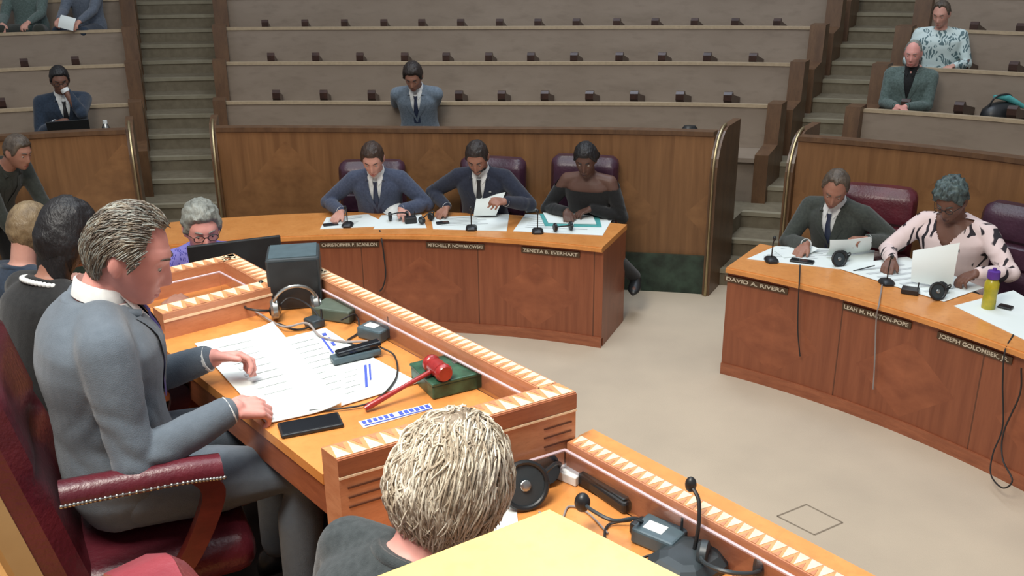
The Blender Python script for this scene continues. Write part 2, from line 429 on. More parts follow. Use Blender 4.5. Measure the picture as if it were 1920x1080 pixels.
for nm, a0, a1 in SECT:
    for k in range(1, NROW+1):
        if k >= 6: continue
        ax = [arm_ang(x, k) for x in armpx.get((nm, k), [])]
        ax = [a for a in ax if a0+.6 < a < a1-.6]
        bench(k, nm, a0, a1, 'curved light wooden bench, %s row up behind the parapet, %s section' % (ords[k], {'left': 'left of the left aisle', 'centre': 'between the two aisles', 'right': 'right of the right aisle'}[nm]), ax)

# ================================================================== COUNCIL DESKS
def council_desk(a0, a1, name, label):
    th = thing(name, label, 'desk', (*PC(4.8, (a0+a1)/2), 0))
    RF, RB = 4.50, 5.06
    t = MB(); t.arc(RF-.03, RB, a0, a1, .745, .785, 60); t.arc(RF-.045, RF-.03, a0, a1, .752, .779, 60); t.build('worktop', M['top'], th, world=True)
    t = MB(); t.arc(RF, RF+.03, a0, a1, .07, .745, 60); t.build('front_panel', M['desk_ven'], th, world=True)
    t = MB(); t.arc(RF-.012, RF, a0, a1, .0, .08, 60); t.build('plinth', M['red_wood'], th, world=True)
    for a, s in ((a0, 1), (a1, -1)):
        t = MB(); t.arc(RF+.03, RB-.02, min(a, a+s*.4), max(a, a+s*.4), 0, .745, 2); t.build('side_panel', M['desk_ven'], th, world=True)
    t = MB(); t.arc(RF+.03, RF+.06, a0+.5, a1-.5, .60, .745, 30); t.build('inner_rail', M['red_wood'], th, world=True)
    return th
aC = ang_of(1137, 457, .785); aR = ang_of(1368, 497, .785)
council_desk(aC, 112, 'council_desk', 'long curved red-brown wooden desk with honey top, three people seated behind it')
council_desk(14, aR, 'council_desk', 'curved red-brown wooden desk with honey top at the right edge, beside the right aisle')

def nameplate(text, px, py, label):
    z = .70; p = at(px, py, z); a = math.degrees(atan2(p.y-CY, p.x-CX)); q = PC(4.488, a)
    rz = radians(a)+pi/2+pi   # plate faces the centre
    th = thing('nameplate', label, 'nameplate', (q[0], q[1], z), radians(a)-pi/2, 'nameplates on the desk fronts')
    W = .42
    t = MB(); t.box((0, 0, 0), (W+.02, .012, .042), bev=.003); t.build('plate', M['plate'], th)
    cu = bpy.data.curves.new('lettering', 'FONT'); cu.body = text; cu.size = .04; cu.align_x = 'CENTER'; cu.align_y = 'CENTER'; cu.extrude = .0015; cu.offset = .0006
    o = bpy.data.objects.new('tmp', cu); COL.objects.link(o); bpy.context.view_layer.update()
    dg = bpy.context.evaluated_depsgraph_get(); me = bpy.data.meshes.new_from_object(o.evaluated_get(dg)); bpy.data.objects.remove(o)
    xs = [v.co.x for v in me.vertices]; sx = (W-.01)/(max(xs)-min(xs)); cxx = (max(xs)+min(xs))/2
    for v in me.vertices: v.co = V(((v.co.x-cxx)*sx, -.0075-v.co.z, v.co.y*.85))
    me.materials.clear(); me.materials.append(M['letters'])
    l = bpy.data.objects.new('lettering', me); COL.objects.link(l); l.parent = th
for a_ in [('CHRISTOPHER P. SCANLON', 656, 457, 'long narrow nameplate on the desk front below the man in the blue suit'),
           ('MITCHELL P. NOWAKOWSKI', 857, 456, 'long narrow nameplate on the desk front below the man reading a lifted sheet'),
           ('ZENETA B. EVERHART', 1040, 464, 'long narrow nameplate on the desk front below the woman in black'),
           ('DAVID A. RIVERA', 1441, 517, 'long narrow nameplate on the right desk below the man in the grey suit'),
           ('LEAH M. HALTON-POPE', 1672, 576, 'long narrow nameplate on the right desk below the woman in the patterned blouse'),
           ('JOSEPH GOLOMBEK, JR.', 1866, 634, 'long narrow nameplate at the right edge of the photo, past the yellow bottle')]: nameplate(*a_)

# floor hatch lines
q = [at(1457, 968, 0), at(1512, 946, 0), at(1580, 980, 0), at(1527, 1003, 0)]
t = MB()
for i in range(4):
    a, b = q[i], q[(i+1) % 4]; d = (b-a).normalized(); n_ = V((-d.y, d.x, 0))*.005
    t.add([a-n_+V((0, 0, .001)), b-n_+V((0, 0, .001)), b+n_+V((0, 0, .001)), a+n_+V((0, 0, .001))], [(0, 1, 2, 3)])
struct(t.build('trim_floor_hatch', M['floor_line']))
# ================================================================== PEOPLE
from mathutils.bvhtree import BVHTree
def sm(a, b, x): t = min(1, max(0, (x-a)/(b-a))); return t*t*(3-2*t)
def g(x, s): return exp(-(x/s)**2)
def headbase(n, off=0.0):
    x, y, z = n
    p = V((x*.077, y*.098, z*.124))
    if z < 0:
        k = sm(0, 1, -z); p.x *= 1-.24*k
        if y < 0: p.y *= 1-.50*k
        else: p.y *= 1-.10*k
    else: p.x *= 1+.03*z
    if y > 0 and z < 0: p.y += .032*sm(.2, .88, -z)*sm(0, .38, y)
    if y > .2 and z < .4: p.y += .004*sm(.2, .8, y)
    return p+V(n)*off
def headpt(n, fem=0):
    p = headbase(n); x, y, z = n
    if y > 0:
        f = sm(.15, .5, y); ax = abs(p.x)
        d = 0
        d += .026*g(p.x, .0105+.16*max(0, -.02-p.z)*.3)*sm(.022, -.040, p.z)*(1-sm(-.040, -.054, p.z)) if p.z < .03 else 0
        d += .008*g(ax-.011, .008)*g(p.z+.043, .009)
        d -= .013*g(ax-.031, .017)*g(p.z-.006, .014)
        d += .005*g(ax-.028, .024)*g(p.z-.030, .009)*(1-.5*fem)
        d += .006*g(ax-.042, .018)*g(p.z+.030, .018)
        d += .0075*g(p.x, .022)*g(p.z+.069, .005)+.0085*g(p.x, .019)*g(p.z+.081, .006)
        d -= .004*g(p.x, .026)*g(p.z+.0755, .0022)
        d -= .003*g(p.x, .03)*g(p.z+.092, .006)
        d += .012*g(p.x, .024)*g(p.z+.108, .016)
        p.y += d*f
    return p
def head_grid(fn, n=64, m=44):
    """closed sphere-like grid, denser towards the face; fn(unit)->point; front is +Y"""
    vs = [fn(V((0, 0, -1)))]; fs = []
    for i in range(1, m):
        e = -pi/2+pi*i/m
        for j in range(n):
            t = 2*pi*j/n-pi; a = t-.55*sin(t)
            vs.append(fn(V((sin(a)*cos(e), cos(a)*cos(e), sin(e)))))
    vs.append(fn(V((0, 0, 1))))
    for j in range(n):
        k = (j+1) % n; fs.append((0, 1+k, 1+j)); fs.append((len(vs)-1, 1+(m-2)*n+j, 1+(m-2)*n+k))
        for i in range(m-2): fs.append((1+i*n+j, 1+i*n+k, 1+(i+1)*n+k, 1+(i+1)*n+j))
    return vs, fs
def hairline(az, st):
    """elevation (deg) of the hair edge for azimuth az (deg from the face, 0..180)"""
    pts = st
    for (a0, e0), (a1, e1) in zip(pts, pts[1:]):
        if az <= a1: t = (az-a0)/(a1-a0); return e0+(e1-e0)*t
    return pts[-1][1]
LINES = {'short': [(0, 36), (35, 34), (52, 24), (62, 2), (74, -8), (84, 8), (104, 8), (118, -26), (180, -40)],
         'receding': [(0, 46), (25, 56), (54, 46), (69, 8), (79, -6), (86, 8), (104, 8), (118, -26), (180, -38)],
         'bald': [(0, 80), (60, 60), (72, 2), (84, 10), (104, 10), (118, -16), (180, -20)],
         'long': [(0, 36), (30, 34), (48, 16), (60, -30), (75, -55), (180, -75)],
         'updo': [(0, 34), (35, 32), (55, 16), (68, 0), (84, 10), (104, 10), (120, -22), (180, -36)],
         'bob': [(0, 30), (25, 26), (45, 0), (58, -38), (80, -58), (180, -78)]}
def remesh(mb, voxel, smooth_it=2, fac=.5):
    me = mb.mesh('tmp', []); o = bpy.data.objects.new('tmp', me); COL.objects.link(o)
    r = o.modifiers.new('r', 'REMESH'); r.mode = 'VOXEL'; r.voxel_size = voxel
    if smooth_it:
        s = o.modifiers.new('s', 'SMOOTH'); s.factor = fac; s.iterations = smooth_it
    dg = bpy.context.evaluated_depsgraph_get(); out = bpy.data.meshes.new_from_object(o.evaluated_get(dg))
    bpy.data.objects.remove(o); bpy.data.meshes.remove(me)
    return out
def ik(S, Wp, l1, l2, pole):
    d = Wp-S; L = d.length
    if L > (l1+l2)*.995: Wp = S+d*((l1+l2)*.995/L); d = Wp-S; L = d.length
    a = (l1*l1-l2*l2+L*L)/(2*L); h = sqrt(max(0, l1*l1-a*a)); dn = d/L
    pv = V(pole)-dn*V(pole).dot(dn); pv.normalize()
    return S+dn*a+pv*h, Wp
def hand(mb, Wp, d, n, right, s, curl=.5, spread=.12, thumb=.6, k=1.0):
    d = V(d).normalized(); n = V(n); n = (n-d*n.dot(d)).normalized()
    th = d.cross(n) if right else n.cross(d)
    s = s*k
    mb.sphere(Wp+d*.012*s, .027*s, 12, 8)
    # palm
    for i in range(4):
        off = (.030-.0205*i)*s
        kn = Wp+d*(.088-.006*abs(i-1))*s+th*off
        mb.chain([Wp+d*.02*s+th*off*.62, kn], [.0145*s, .0115*s], 10)
        Lf = (.074, .082, .076, .060)[i]*s; fd = (d+th*spread*(1.5-i)*.55).normalized(); p = kn; pts = [p]
        c0 = curl*(1+.10*i)
        for q, fr in ((.55, .45), (.95, .31), (.65, .24)):
            ang = q*c0; ax = fd.cross(n).normalized()
            fd = (Matrix.Rotation(ang, 3, ax)@fd).normalized(); p = p+fd*Lf*fr; pts.append(p)
        mb.chain(pts, [.0098*s, .0090*s, .0084*s, .0072*s], 10)
    b = Wp+d*.028*s+th*.026*s; t1 = (d*.75+th*.62+n*.35*thumb).normalized(); t2 = (d*.95+th*.20+n*.5*thumb).normalized()
    mb.chain([Wp+d*.012*s+th*.012*s, b, b+t1*.038*s, b+t1*.038*s+t2*.032*s], [.017*s, .0155*s, .0115*s, .0088*s], 10)
TORSO = [(0, .170, .125), (.12, .172, .125), (.3, .155, .112), (.5, .158, .116), (.68, .175, .124), (.80, .178, .118), (.88, .150, .100), (.94, .100, .078), (1.0, .062, .060)]
def tor(t):
    for a, b in zip(TORSO, TORSO[1:]):
        if t <= b[0]: k = (t-a[0])/(b[0]-a[0]); return a[1]+(b[1]-a[1])*k, a[2]+(b[2]-a[2])*k
    return TORSO[-1][1:]
class P: pass
def person(label, loc, yaw, s=1.0, seat=.47, lean=8, bend=14, side=0, head=(0, 20, 0), nf=14, Lh=None, Rh=None, Lpole=(-.5, -.3, -1), Rpole=(.5, -.3, -1),
           Ld=None, Rd=None, Ln=(0, 0, -1), Rn=(0, 0, -1), Lc=.6, Rc=.6, sk='fair', hair='brown', line='short', hh=.014, hnoise=.004, top='suit', cm=None, shirt=None, tie=None, trs=None,
           vox=.0065, fem=0, legs='sit', knee=.13, glasses=None, brow=None, fat=1.0, vdeep=.42, cat='person', hands=True, wrinkle=.0026, eyes=True, beard=None, hairfn=None, group=None, shw=1.0, knz=0.0, feetx=None, lapel=True, Lleg=None, nk=.09):
    root_loc = V(loc); Rz = Matrix.Rotation(yaw, 3, 'Z')
    def Wd(p): return root_loc+Rz@(p*1.0)
    hz_ = (seat+.085)*s; pel = V((0, 0, hz_)); L = .50*s
    N = 24; cs = [pel.copy()]; frames = []
    for i in range(N+1):
        t = i/N; th = radians(lean+bend*t); sd = radians(side)
        up = V((sin(sd), sin(th)*cos(sd), cos(th)*cos(sd))).normalized(); rt = V((cos(sd), 0, -sin(sd))); fw = up.cross(rt)
        frames.append((up, rt, fw))
        if i < N: cs.append(cs[-1]+up*(L/N))
    def C(t): f = max(0, min(1, t))*N; i = min(N-1, int(f)); k = f-i; return cs[i].lerp(cs[i+1], k)+frames[-1][0]*max(0, t-1)*L
    def F(t): return frames[min(N, max(0, int(round(t*N))))]
    up1, rt1, fw1 = frames[-1]
    shc = C(.86); SL = shc-rt1*.178*s*shw*fat**.5; SR = shc+rt1*.178*s*shw*fat**.5
    # head
    ta = radians(lean+bend+nf); ndir = V((up1.x, sin(ta), cos(ta))).normalized()
    Rh_ = Matrix.Rotation(radians(head[0]), 3, 'Z')@Matrix.Rotation(-radians(head[1]), 3, 'X')@Matrix.Rotation(radians(head[2]), 3, 'Y')
    nb = C(1.0); hc = nb+ndir*nk*s+Rh_@V((0, .018, .075))*s
    H = lambda p: hc+Rh_@(p*s)
    Lh = V(Lh if Lh is not None else (-.2, .35, .78-.0)); Rh2 = V(Rh if Rh is not None else (.2, .35, .78))
    LE, LW = ik(SL, Lh, .285*s, .255*s, Lpole); RE, RW = ik(SR, Rh2, .285*s, .255*s, Rpole)
    Ld = V(Ld) if Ld else (LW-LE).normalized(); Rd = V(Rd) if Rd else (RW-RE).normalized()
    def torso(mb, off, tmax=1.0, tmin=-.1):
        rings = []; K = 22
        for i in range(K+1):
            t = tmin+(tmax-tmin)*i/K; a, b = tor(max(0, t)); a = (a*fat+off)*s; b = (b*fat+off)*s
            if t < 0: a *= 1+t*.8; b *= 1+t*.8
            c = C(max(t, 0))+F(0)[0]*min(0, t)*L; up, rt, fw = F(max(t, 0)); ring = []
            for j in range(28):
                q = 2*pi*j/28; ca, sa = cos(q), sin(q); e = .85
                ring.append(c+rt*(abs(ca)**e*(1 if ca > 0 else -1))*a+fw*(abs(sa)**e*(1 if sa > 0 else -1))*b)
            rings.append(ring)
        mb.loft(rings)
    def arms(mb, off, full):
        for S, E, Wp, dd in ((SL, LE, LW, Ld), (SR, RE, RW, Rd)):
            mb.chain([C(.93)*.6+S*.4+V((0, 0, .004*s)), S], [(.050+off)*s, (.056+off)*s], 14)
            e = Wp if full else E+(Wp-E)*.93
            mb.chain([S, S.lerp(E, .5), E, E.lerp(e, .35), e], [(.056+off)*s, (.048+off)*s, (.042+off)*s, (.040+off)*s, (.027+off*1.15)*s], 14)
    hips = [V((x*.09*s*fat, .01, hz_-.01)) for x in (-1, 1)]
    if legs == 'sit':
        fx = feetx if feetx is not None else knee
        kn = [V((x*knee*s, .43*s, (seat+.04+knz)*s)) for x in (-1, 1)]; an = [V((x*fx*s, .40*s, .085*s)) for x in (-1, 1)]
        if Lleg: kn[0], an[0] = V(Lleg[0]), V(Lleg[1])
    elif legs == 'stand':
        kn = [V((x*.10*s, .02*s, .50*s)) for x in (-1, 1)]; an = [V((x*.10*s, -.02*s, .085*s)) for x in (-1, 1)]
    def legsf(mb, off, full=True):
        for h, k_, a in zip(hips, kn, an):
            e = a if full else k_.lerp(a, .95)
            mb.chain([h, h.lerp(k_, .5), k_, k_.lerp(e, .35), e], [(.084*fat+off)*s, (.072*fat+off)*s, (.055+off)*s, (.054+off)*s, (.036+off*1.3)*s], 14)
    def feet(mb, off):
        for x, a in zip((-1, 1), an):
            mb.chain([a+V((0, -.02, -.03*s)), a+V((x*.01, .07*s, -.045*s)), a+V((x*.02*s, .15*s, -.052*s))], [(.032+off)*s, (.033+off)*s, (.024+off)*s], 12)
    # ---- body
    mb = MB(); torso(mb, 0, 1.0); arms(mb, 0, True); legsf(mb, 0); feet(mb, 0)
    mb.chain([C(.93), nb+ndir*.02*s, nb+ndir*.10*s+Rh_@V((0, -.018, .02))*s], [.066*s, .056*s, .054*s], 16)
    vs, fs = head_grid(lambda n: H(headpt(n, fem)), 96 if vox < .006 else 64, 70 if vox < .006 else 48); mb.add(vs, fs)
    for x in (-1, 1):   # ears
        Re = Rh_@Matrix.Rotation(radians(12), 3, 'X')@Matrix.Rotation(radians(x*18), 3, 'Z')
        mb.sphere(H(V((x*.078, -.012, -.006))), (.009*s, .019*s, .031*s), 12, 8, Re)
        mb.sphere(H(V((x*.077, -.006, -.032))), (.007*s, .009*s, .010*s), 8, 6, Re)
        if eyes: mb.sphere(H(V((x*.031, .0755, .0068))), .0141*s, 12, 8)
    if hands:
        hand(mb, LW, Ld, Ln, False, s, Lc); hand(mb, RW, Rd, Rn, True, s, Rc)
    me = remesh(mb, vox*s, 2, .45)
    me.materials.clear(); me.materials.append(SK[sk]); me.materials.append(LIP[sk])
    if beard: me.materials.append(beard)
    Hi = Rh_.transposed()
    for p in me.polygons:
        c = Hi@(p.center-hc)/s
        p.use_smooth = True
        if .07 < c.y < .14 and abs(c.x) < .021 and -.0850+abs(c.x)*.45 < c.z < -.0665-abs(c.x)*.25: p.material_index = 1
        elif beard and (c-V((0, .06, -.08))).length < .12 and c.y > .0 and c.z < -.05-.3*max(0, .06-c.y) and c.z > -.16 and not (abs(c.x) < .026 and -.09 < c.z < -.062) : p.material_index = 2
    body = bpy.data.objects.new('person', me); COL.objects.link(body); body.location = root_loc; body.rotation_euler = (0, 0, yaw)
    tag(body, label, cat, group)
    def part(mbx, nm, mats, smooth=True, par=None):
        if not isinstance(mats, (list, tuple)): mats = [mats]
        return mbx.build(nm, mats, par or body, smooth=smooth, sharp=60)
    def meshpart(me_, nm, mats):
        me_.materials.clear()
        for q in (mats if isinstance(mats, (list, tuple)) else [mats]): me_.materials.append(q)
        me_.polygons.foreach_set('use_smooth', [True]*len(me_.polygons)); me_.name = nm
        o = bpy.data.objects.new(nm, me_); COL.objects.link(o); o.parent = body; return o
    ax = (C(1)-pel); axl = ax.length; ax /= axl
    def tcoord(p): q = p-pel; t = q.dot(ax)/axl; c = C(t); return (p-c).dot(rt1)/s, t, (p-c).dot(F(t)[2])/s
    # ---- clothes on the torso
    mb = MB(); torso(mb, .017, 1.0 if top != 'bare' else .84, -.16 if top == 'suit' else -.1); arms(mb, .013 if top == 'suit' else .011, False)
    cme = remesh(mb, max(.0075, vox)*s, 9, .5)
    if wrinkle:
        nrms = [v.normal.copy() for v in cme.vertices]; newco = []
        for v, nrm in zip(cme.vertices, nrms):
            p = v.co.copy()
            a = noise.noise(V((p.x*5, p.y*5, p.z*9)))*.8
            dE = min((p-LE).length, (p-RE).length); dS = min((p-SL).length, (p-SR).length)
            wv_ = noise.noise(p*7)
            a += 1.0*exp(-((dE-.05)/.11)**2)*(abs(sin(38*dE+5*wv_))**1.5-.4)
            k = 1.0
            newco += list(p+nrm*(a*wrinkle*k*s))
        cme.vertices.foreach_set('co', newco)
    bvs = []
    for o_ in (0, .017):
        q_ = MB(); torso(q_, o_, 1.0)
        for S in (SL, SR): q_.chain([C(.93)*.6+S*.4+V((0, 0, .004*s)), S], [(.050+o_*.76)*s, (.056+o_*.76)*s], 14)
        bvs.append(BVHTree.FromPolygons(q_.v, q_.f))
    bvb, bvc = bvs
    def onto(bv, x, t, off):
        up, rt, fw = F(t); o = C(t)+rt*x*s+fw*.45*s; h = bv.ray_cast(o, -fw)
        if h[0] is None or (h[0]-o).length > .60*s: return C(t)+rt*x*s+fw*.06*s
        return h[0]+fw*off*s
    VW = .056
    def vhalf(t): return VW*sm(vdeep, 1.02, t)**.8 if t > vdeep else 0
    bm_ = bmesh.new(); bm_.from_mesh(cme)
    dele = []
    for f in bm_.faces:
        x, t, y = tcoord(f.calc_center_median())
        if top == 'suit' and y > .0 and t > vdeep and abs(x) < vhalf(t)+.004: dele.append(f)
        elif top == 'vneck' and y > .0 and t > .72 and abs(x) < .11*(t-.72)/.28: dele.append(f)
        elif top == 'bare' and (t > .80+.035*(1 if y < 0 else 0)): dele.append(f)
    bmesh.ops.delete(bm_, geom=dele, context='FACES')
    if top == 'bare':
        pass
    bm_.to_mesh(cme); bm_.free()
    cname = {'suit': 'jacket', 'vneck': 'blouse', 'bare': 'dress', 'tee': 'shirt', 'coat': 'jacket'}[top]
    meshpart(cme, cname, cm)
    if top in ('suit',):
        # shirt front, collar, cuffs
        t_ = MB(); n1, n2 = 14, 12; vs = []
        for i in range(n1+1):
            tt = vdeep-.03+(1.0-vdeep+.03)*i/n1; hw = vhalf(tt)+.013
            for j in range(n2+1): vs.append(onto(bvb, -hw+2*hw*j/n2, tt, .0085))
        t_.add(vs, [(i*(n2+1)+j, i*(n2+1)+j+1, (i+1)*(n2+1)+j+1, (i+1)*(n2+1)+j) for i in range(n1) for j in range(n2)])
        rg = []
        for j in range(28):
            q = 2*pi*j/28; c = nb+up1*.012*s+fw1*.004*s; rg.append((c, rt1*cos(q)+fw1*sin(q), (.024*(1-sin(q))/2-.006)))
        rings = [[c+d*(.064*s)+up1*(-.012+b)*s for c, d, b in rg], [c+d*(.069*s)+up1*(-.022+b)*s for c, d, b in rg], [c+d*(.064*s)+up1*(.018+b)*s for c, d, b in rg], [c+d*(.058*s)+up1*(.022+b)*s for c, d, b in rg], [c+d*(.056*s)+up1*(.0+b)*s for c, d, b in rg]]
        t_.loft(rings, cap=False)
        for x in (-1, 1):  # collar points
            p0 = nb+up1*.014*s+fw1*.062*s+rt1*x*.012*s
            t_.add([p0, p0+rt1*x*.040*s-fw1*.018*s+up1*.008*s, onto(bvb, x*.060, .965, .018), onto(bvb, x*.026, .90, .022)], [(0, 1, 2, 3)])
        for E_, W_ in ((LE, LW), (RE, RW)):
            dd = (W_-E_).normalized(); tc_ = MB(); tc_.tube([E_+(W_-E_)*.86, W_-dd*.001], [.036*s, .0375*s], 16); part(tc_, 'shirt_cuff', shirt)
        part(t_, 'shirt', shirt)
        if tie:
            t_ = MB(); vs = []; n1 = 16
            for i in range(n1+1):
                k = i/n1; tt = .965-(.965-(vdeep-.02))*k; hw = .015 if k < .08 else (.011+.020*min(1, (k-.08)/.75))
                if k < .08: hw = .017-.05*k
                for x, o_ in ((-hw, .010), (-hw*.5, .0145), (0, .016), (hw*.5, .0145), (hw, .010)): vs.append(onto(bvb, x, tt, .0085+o_+(.010 if k < .08 else 0)))
            t_.add(vs, [(i*5+j, i*5+j+1, (i+1)*5+j+1, (i+1)*5+j) for i in range(n1) for j in range(4)])
            part(t_, 'tie', tie)
    if top in ('suit', 'coat') and lapel:
        t_ = MB()
        v0 = vdeep if top == 'suit' else .35
        for x in (-1, 1):
            vs = []; n1 = 14
            for i in range(n1+1):
                k = i/n1; tt = v0+(.95-v0)*k; ih = vhalf(tt)-.004 if top == 'suit' else .030*k
                wd = .014+.045*sm(0, .72, k); wd = wd if k < .74 else wd-.020*sm(.74, .78, k)
                for j in range(5): vs.append(onto(bvc, x*(ih+wd*j/4), tt, .0095 if j in (0,) else (.0075 if j < 4 else .003)))
            t_.add(vs, [(i*5+j, i*5+j+1, (i+1)*5+j+1, (i+1)*5+j) for i in range(n1) for j in range(4)])
        pts = [onto(bvc, -.062, .95, .004)]+[nb-up1*.012*s+(rt1*cos(q)*.080+fw1*sin(q)*.078)*s for q in [pi*(1.05+.9*i/12) for i in range(13)]]+[onto(bvc, .062, .95, .004)]
        t_.tube(pts, .0125*s, 8)
        part(t_, 'lapels', cm)
    # ---- trousers and shoes
    mb = MB(); legsf(mb, .012, False); mb.sphere(pel-V((0, 0, .01)), (.185*s*fat, .135*s*fat, .105*s))
    tme = remesh(mb, .011*s, 2, .5); meshpart(tme, 'trousers' if top != 'bare' else 'skirt', trs or cm)
    for x, a in zip((-1, 1), an):
        mb = MB(); mb.loft([[a+V((x*.02*k_*s, (-.07+.26*k_)*s, 0))+V((cos(q)*w_*s, 0, max(-.083*s, -.083*s+(1+sin(q))*h_*s))) for q in [2*pi*j/16 for j in range(16)]] for k_, w_, h_ in ((0, .012, .02), (.05, .034, .036), (.2, .040, .050), (.42, .042, .052), (.62, .050, .036), (.85, .044, .026), (.97, .022, .018), (1.0, .006, .008))]); part(mb, 'shoe', M['black'])
    # ---- hair
    if hair:
        hm = HR[hair]; st = LINES[line]
        def hf(n):
            az = abs(math.degrees(atan2(n.x, n.y))); el = math.degrees(math.asin(max(-1, min(1, n.z))))
            m_ = sm(-3.5, 7, el-hairline(az, st)); h = hh*(.55+.45*sm(0, .8, n.z))
            nn = noise.noise(V((n.x*5+3, n.y*5, n.z*4)))*hnoise+noise.noise(V((n.x*15, n.y*15, n.z*8+2)))*hnoise*.6
            if hairfn: h += hairfn(n, az, el)
            return headbase(n, -.010+(.010+h+nn+.002)*m_)
        vs, fs = head_grid(lambda n: H(hf(n)), 72, 54); t_ = MB(); t_.add(vs, fs); body['_h'] = 0; del body['_h']
        ho = part(t_, 'hair', hm)
    # eyes, brows
    if eyes:
        for x in (-1, 1):
            t_ = MB(); pts = []
            for k in [i/6 for i in range(7)]:
                nx, nzz = (.014+.034*k)/.080, (.026+.006*sin(pi*(k*.7+.1)))/.124
                pts.append(H(headpt(V((x*nx, sqrt(1-nx*nx-nzz*nzz), nzz)), fem)+V((0, .0005, 0))))
            t_.tube(pts, [.0022*s, .0035*s, .0036*s, .0034*s, .003*s, .0025*s, .0012*s], 6); part(t_, 'eyebrow', brow or HR[hair or 'grey'])
            t_ = MB(); t_.sphere(H(V((x*.031, .0768, .0045))), .0128*s, 14, 9, mi=0)
            t_.sphere(H(V((x*.031, .0840, .0005))), .0064*s, 10, 7, mi=1); part(t_, 'eye', [M['eye_white'], M['iris']])
    if glasses:
        t_ = MB()
        for x in (-1, 1):
            rr = [H(V((x*.032+.023*cos(q), .103, .003+.017*sin(q)))) for q in [2*pi*i/16 for i in range(17)]]
            t_.tube(rr, .0016*s*1.2, 6)
            t_.tube([H(V((x*.055, .101, .008))), H(V((x*.079, .05, .008))), H(V((x*.082, -.012, .004)))], .0018*s, 6)
        t_.tube([H(V((-.010, .105, .008))), H(V((.010, .105, .008)))], .002*s, 6)
        part(t_, 'glasses', glasses)
    r = P(); r.o = body; r.H = H; r.hc = hc; r.C = C; r.F = F; r.onto = lambda x, t, o_=.004: onto(bvc, x, t, o_); r.part = part; r.s = s; r.LW, r.RW = LW, RW; r.Rh = Rh_; r.nb = nb; r.world = lambda p: root_loc+Rz@p; r.up, r.rt, r.fw = up1, rt1, fw1
    return r
def pin(r, x, t, c, nm='lapel_pin', sz=.012):
    t_ = MB(); t_.sphere(r.onto(x, t, .012), (sz, sz*.4, sz*.6), 8, 6); r.part(t_, nm, c)
# ================================================================== DAIS
O2 = V((.169, 2.30, 0)); U2 = V((.647, -.762, 0)); W2 = V((-.762, -.647, 0)); YD = atan2(-.762, .647)
def D(s, t, z=0): return V((O2.x+s*U2.x+t*W2.x, O2.y+s*U2.y+t*W2.y, z))
def ST(p): r = V((p[0]-O2.x, p[1]-O2.y, 0)); return r.dot(U2), r.dot(W2)
def dprism(mb, pts, z0, z1, mi=0): mb.prism([D(a, b) for a, b in pts], z0, z1, mi)
ZT, ZR, ZL, ZLR, FP, FL_ = 1.65, 1.74, 1.50, 1.60, .90, .75
t = MB(); dprism(t, [(-1.75, .10), (-.02, .10), (-.02, 2.6), (-1.75, 2.6)], FL_, FP)
struct(t.build('floor_dais_centre', M['dais_floor']))
t = MB(); dprism(t, [(-2.17, .06), (2.2, .06), (2.2, 2.6), (-2.9, 2.6), (-2.9, .7), (-2.17, .7)], 0, FL_); struct(t.build('floor_dais', M['dais_floor']))
t = MB(); dprism(t, [(-3.6, -.7), (-2.18, -.7), (-2.18, .69), (-3.6, .69)], 0, .40); struct(t.build('floor_side_step', M['dais_floor']))
t = MB(); dprism(t, [(-4.6, 2.6), (2.2, 2.6), (2.2, 2.75), (-4.6, 2.75)], 0, 2.2); struct(t.build('wall_front', M['bench']))
t = MB(); dprism(t, [(-1.34, .08), (-.10, .08), (-.24, .95), (-1.34, .95)], FP, FP+.008); struct(t.build('trim_floor_shade', M['mat']))  # added dark sheet on the dais floor, standing in for under-desk shade
def rim(par, name, a, b, wv, z0, z1, n, mats=None, stripes=False, panel=None):
    """rim from a to b (world points), thickness vector wv towards the inside; inlaid top"""
    a, b = V(a), V(b); a.z = b.z = 0; wv = V(wv); d = (b-a)
    m_ = MB(); m_.prism([a, b, b+wv, a+wv], z0, z1); r = m_.build(name, mats or M['rim_wood'], par, world=True)
    m_ = MB(); m1 = .08; zz = z1+.0016
    p0, p1 = a+wv*m1, b+wv*m1; q0, q1 = a+wv*(1-m1), b+wv*(1-m1)
    m_.add([p+V((0, 0, zz-.0008)) for p in (p0, p1, q1, q0)], [(0, 1, 2, 3)], 0)
    for i in range(n):
        k0, k1, k2 = (i+.06)/n, (i+.5)/n, (i+.94)/n
        tri = [p0.lerp(p1, k0), p0.lerp(p1, k2), q0.lerp(q1, k1)]; m_.add([p+V((0, 0, zz)) for p in tri], [(0, 1, 2)], 1)
        c = q0.lerp(q1, (i)/n+.04); c1 = q0.lerp(q1, i/n+.0); 
        if i: 
            x0, x1, x2 = q0.lerp(q1, (i-.22)/n), q0.lerp(q1, (i+.22)/n), p0.lerp(p1, i/n).lerp(q0.lerp(q1, i/n), .45)
            m_.add([p+V((0, 0, zz)) for p in (x0, x1, x2)], [(0, 1, 2)], 2)
    m_.build('inlay', [M['inlay'], M['light_wood'], M['rim_wood']], r, world=True)
    return r
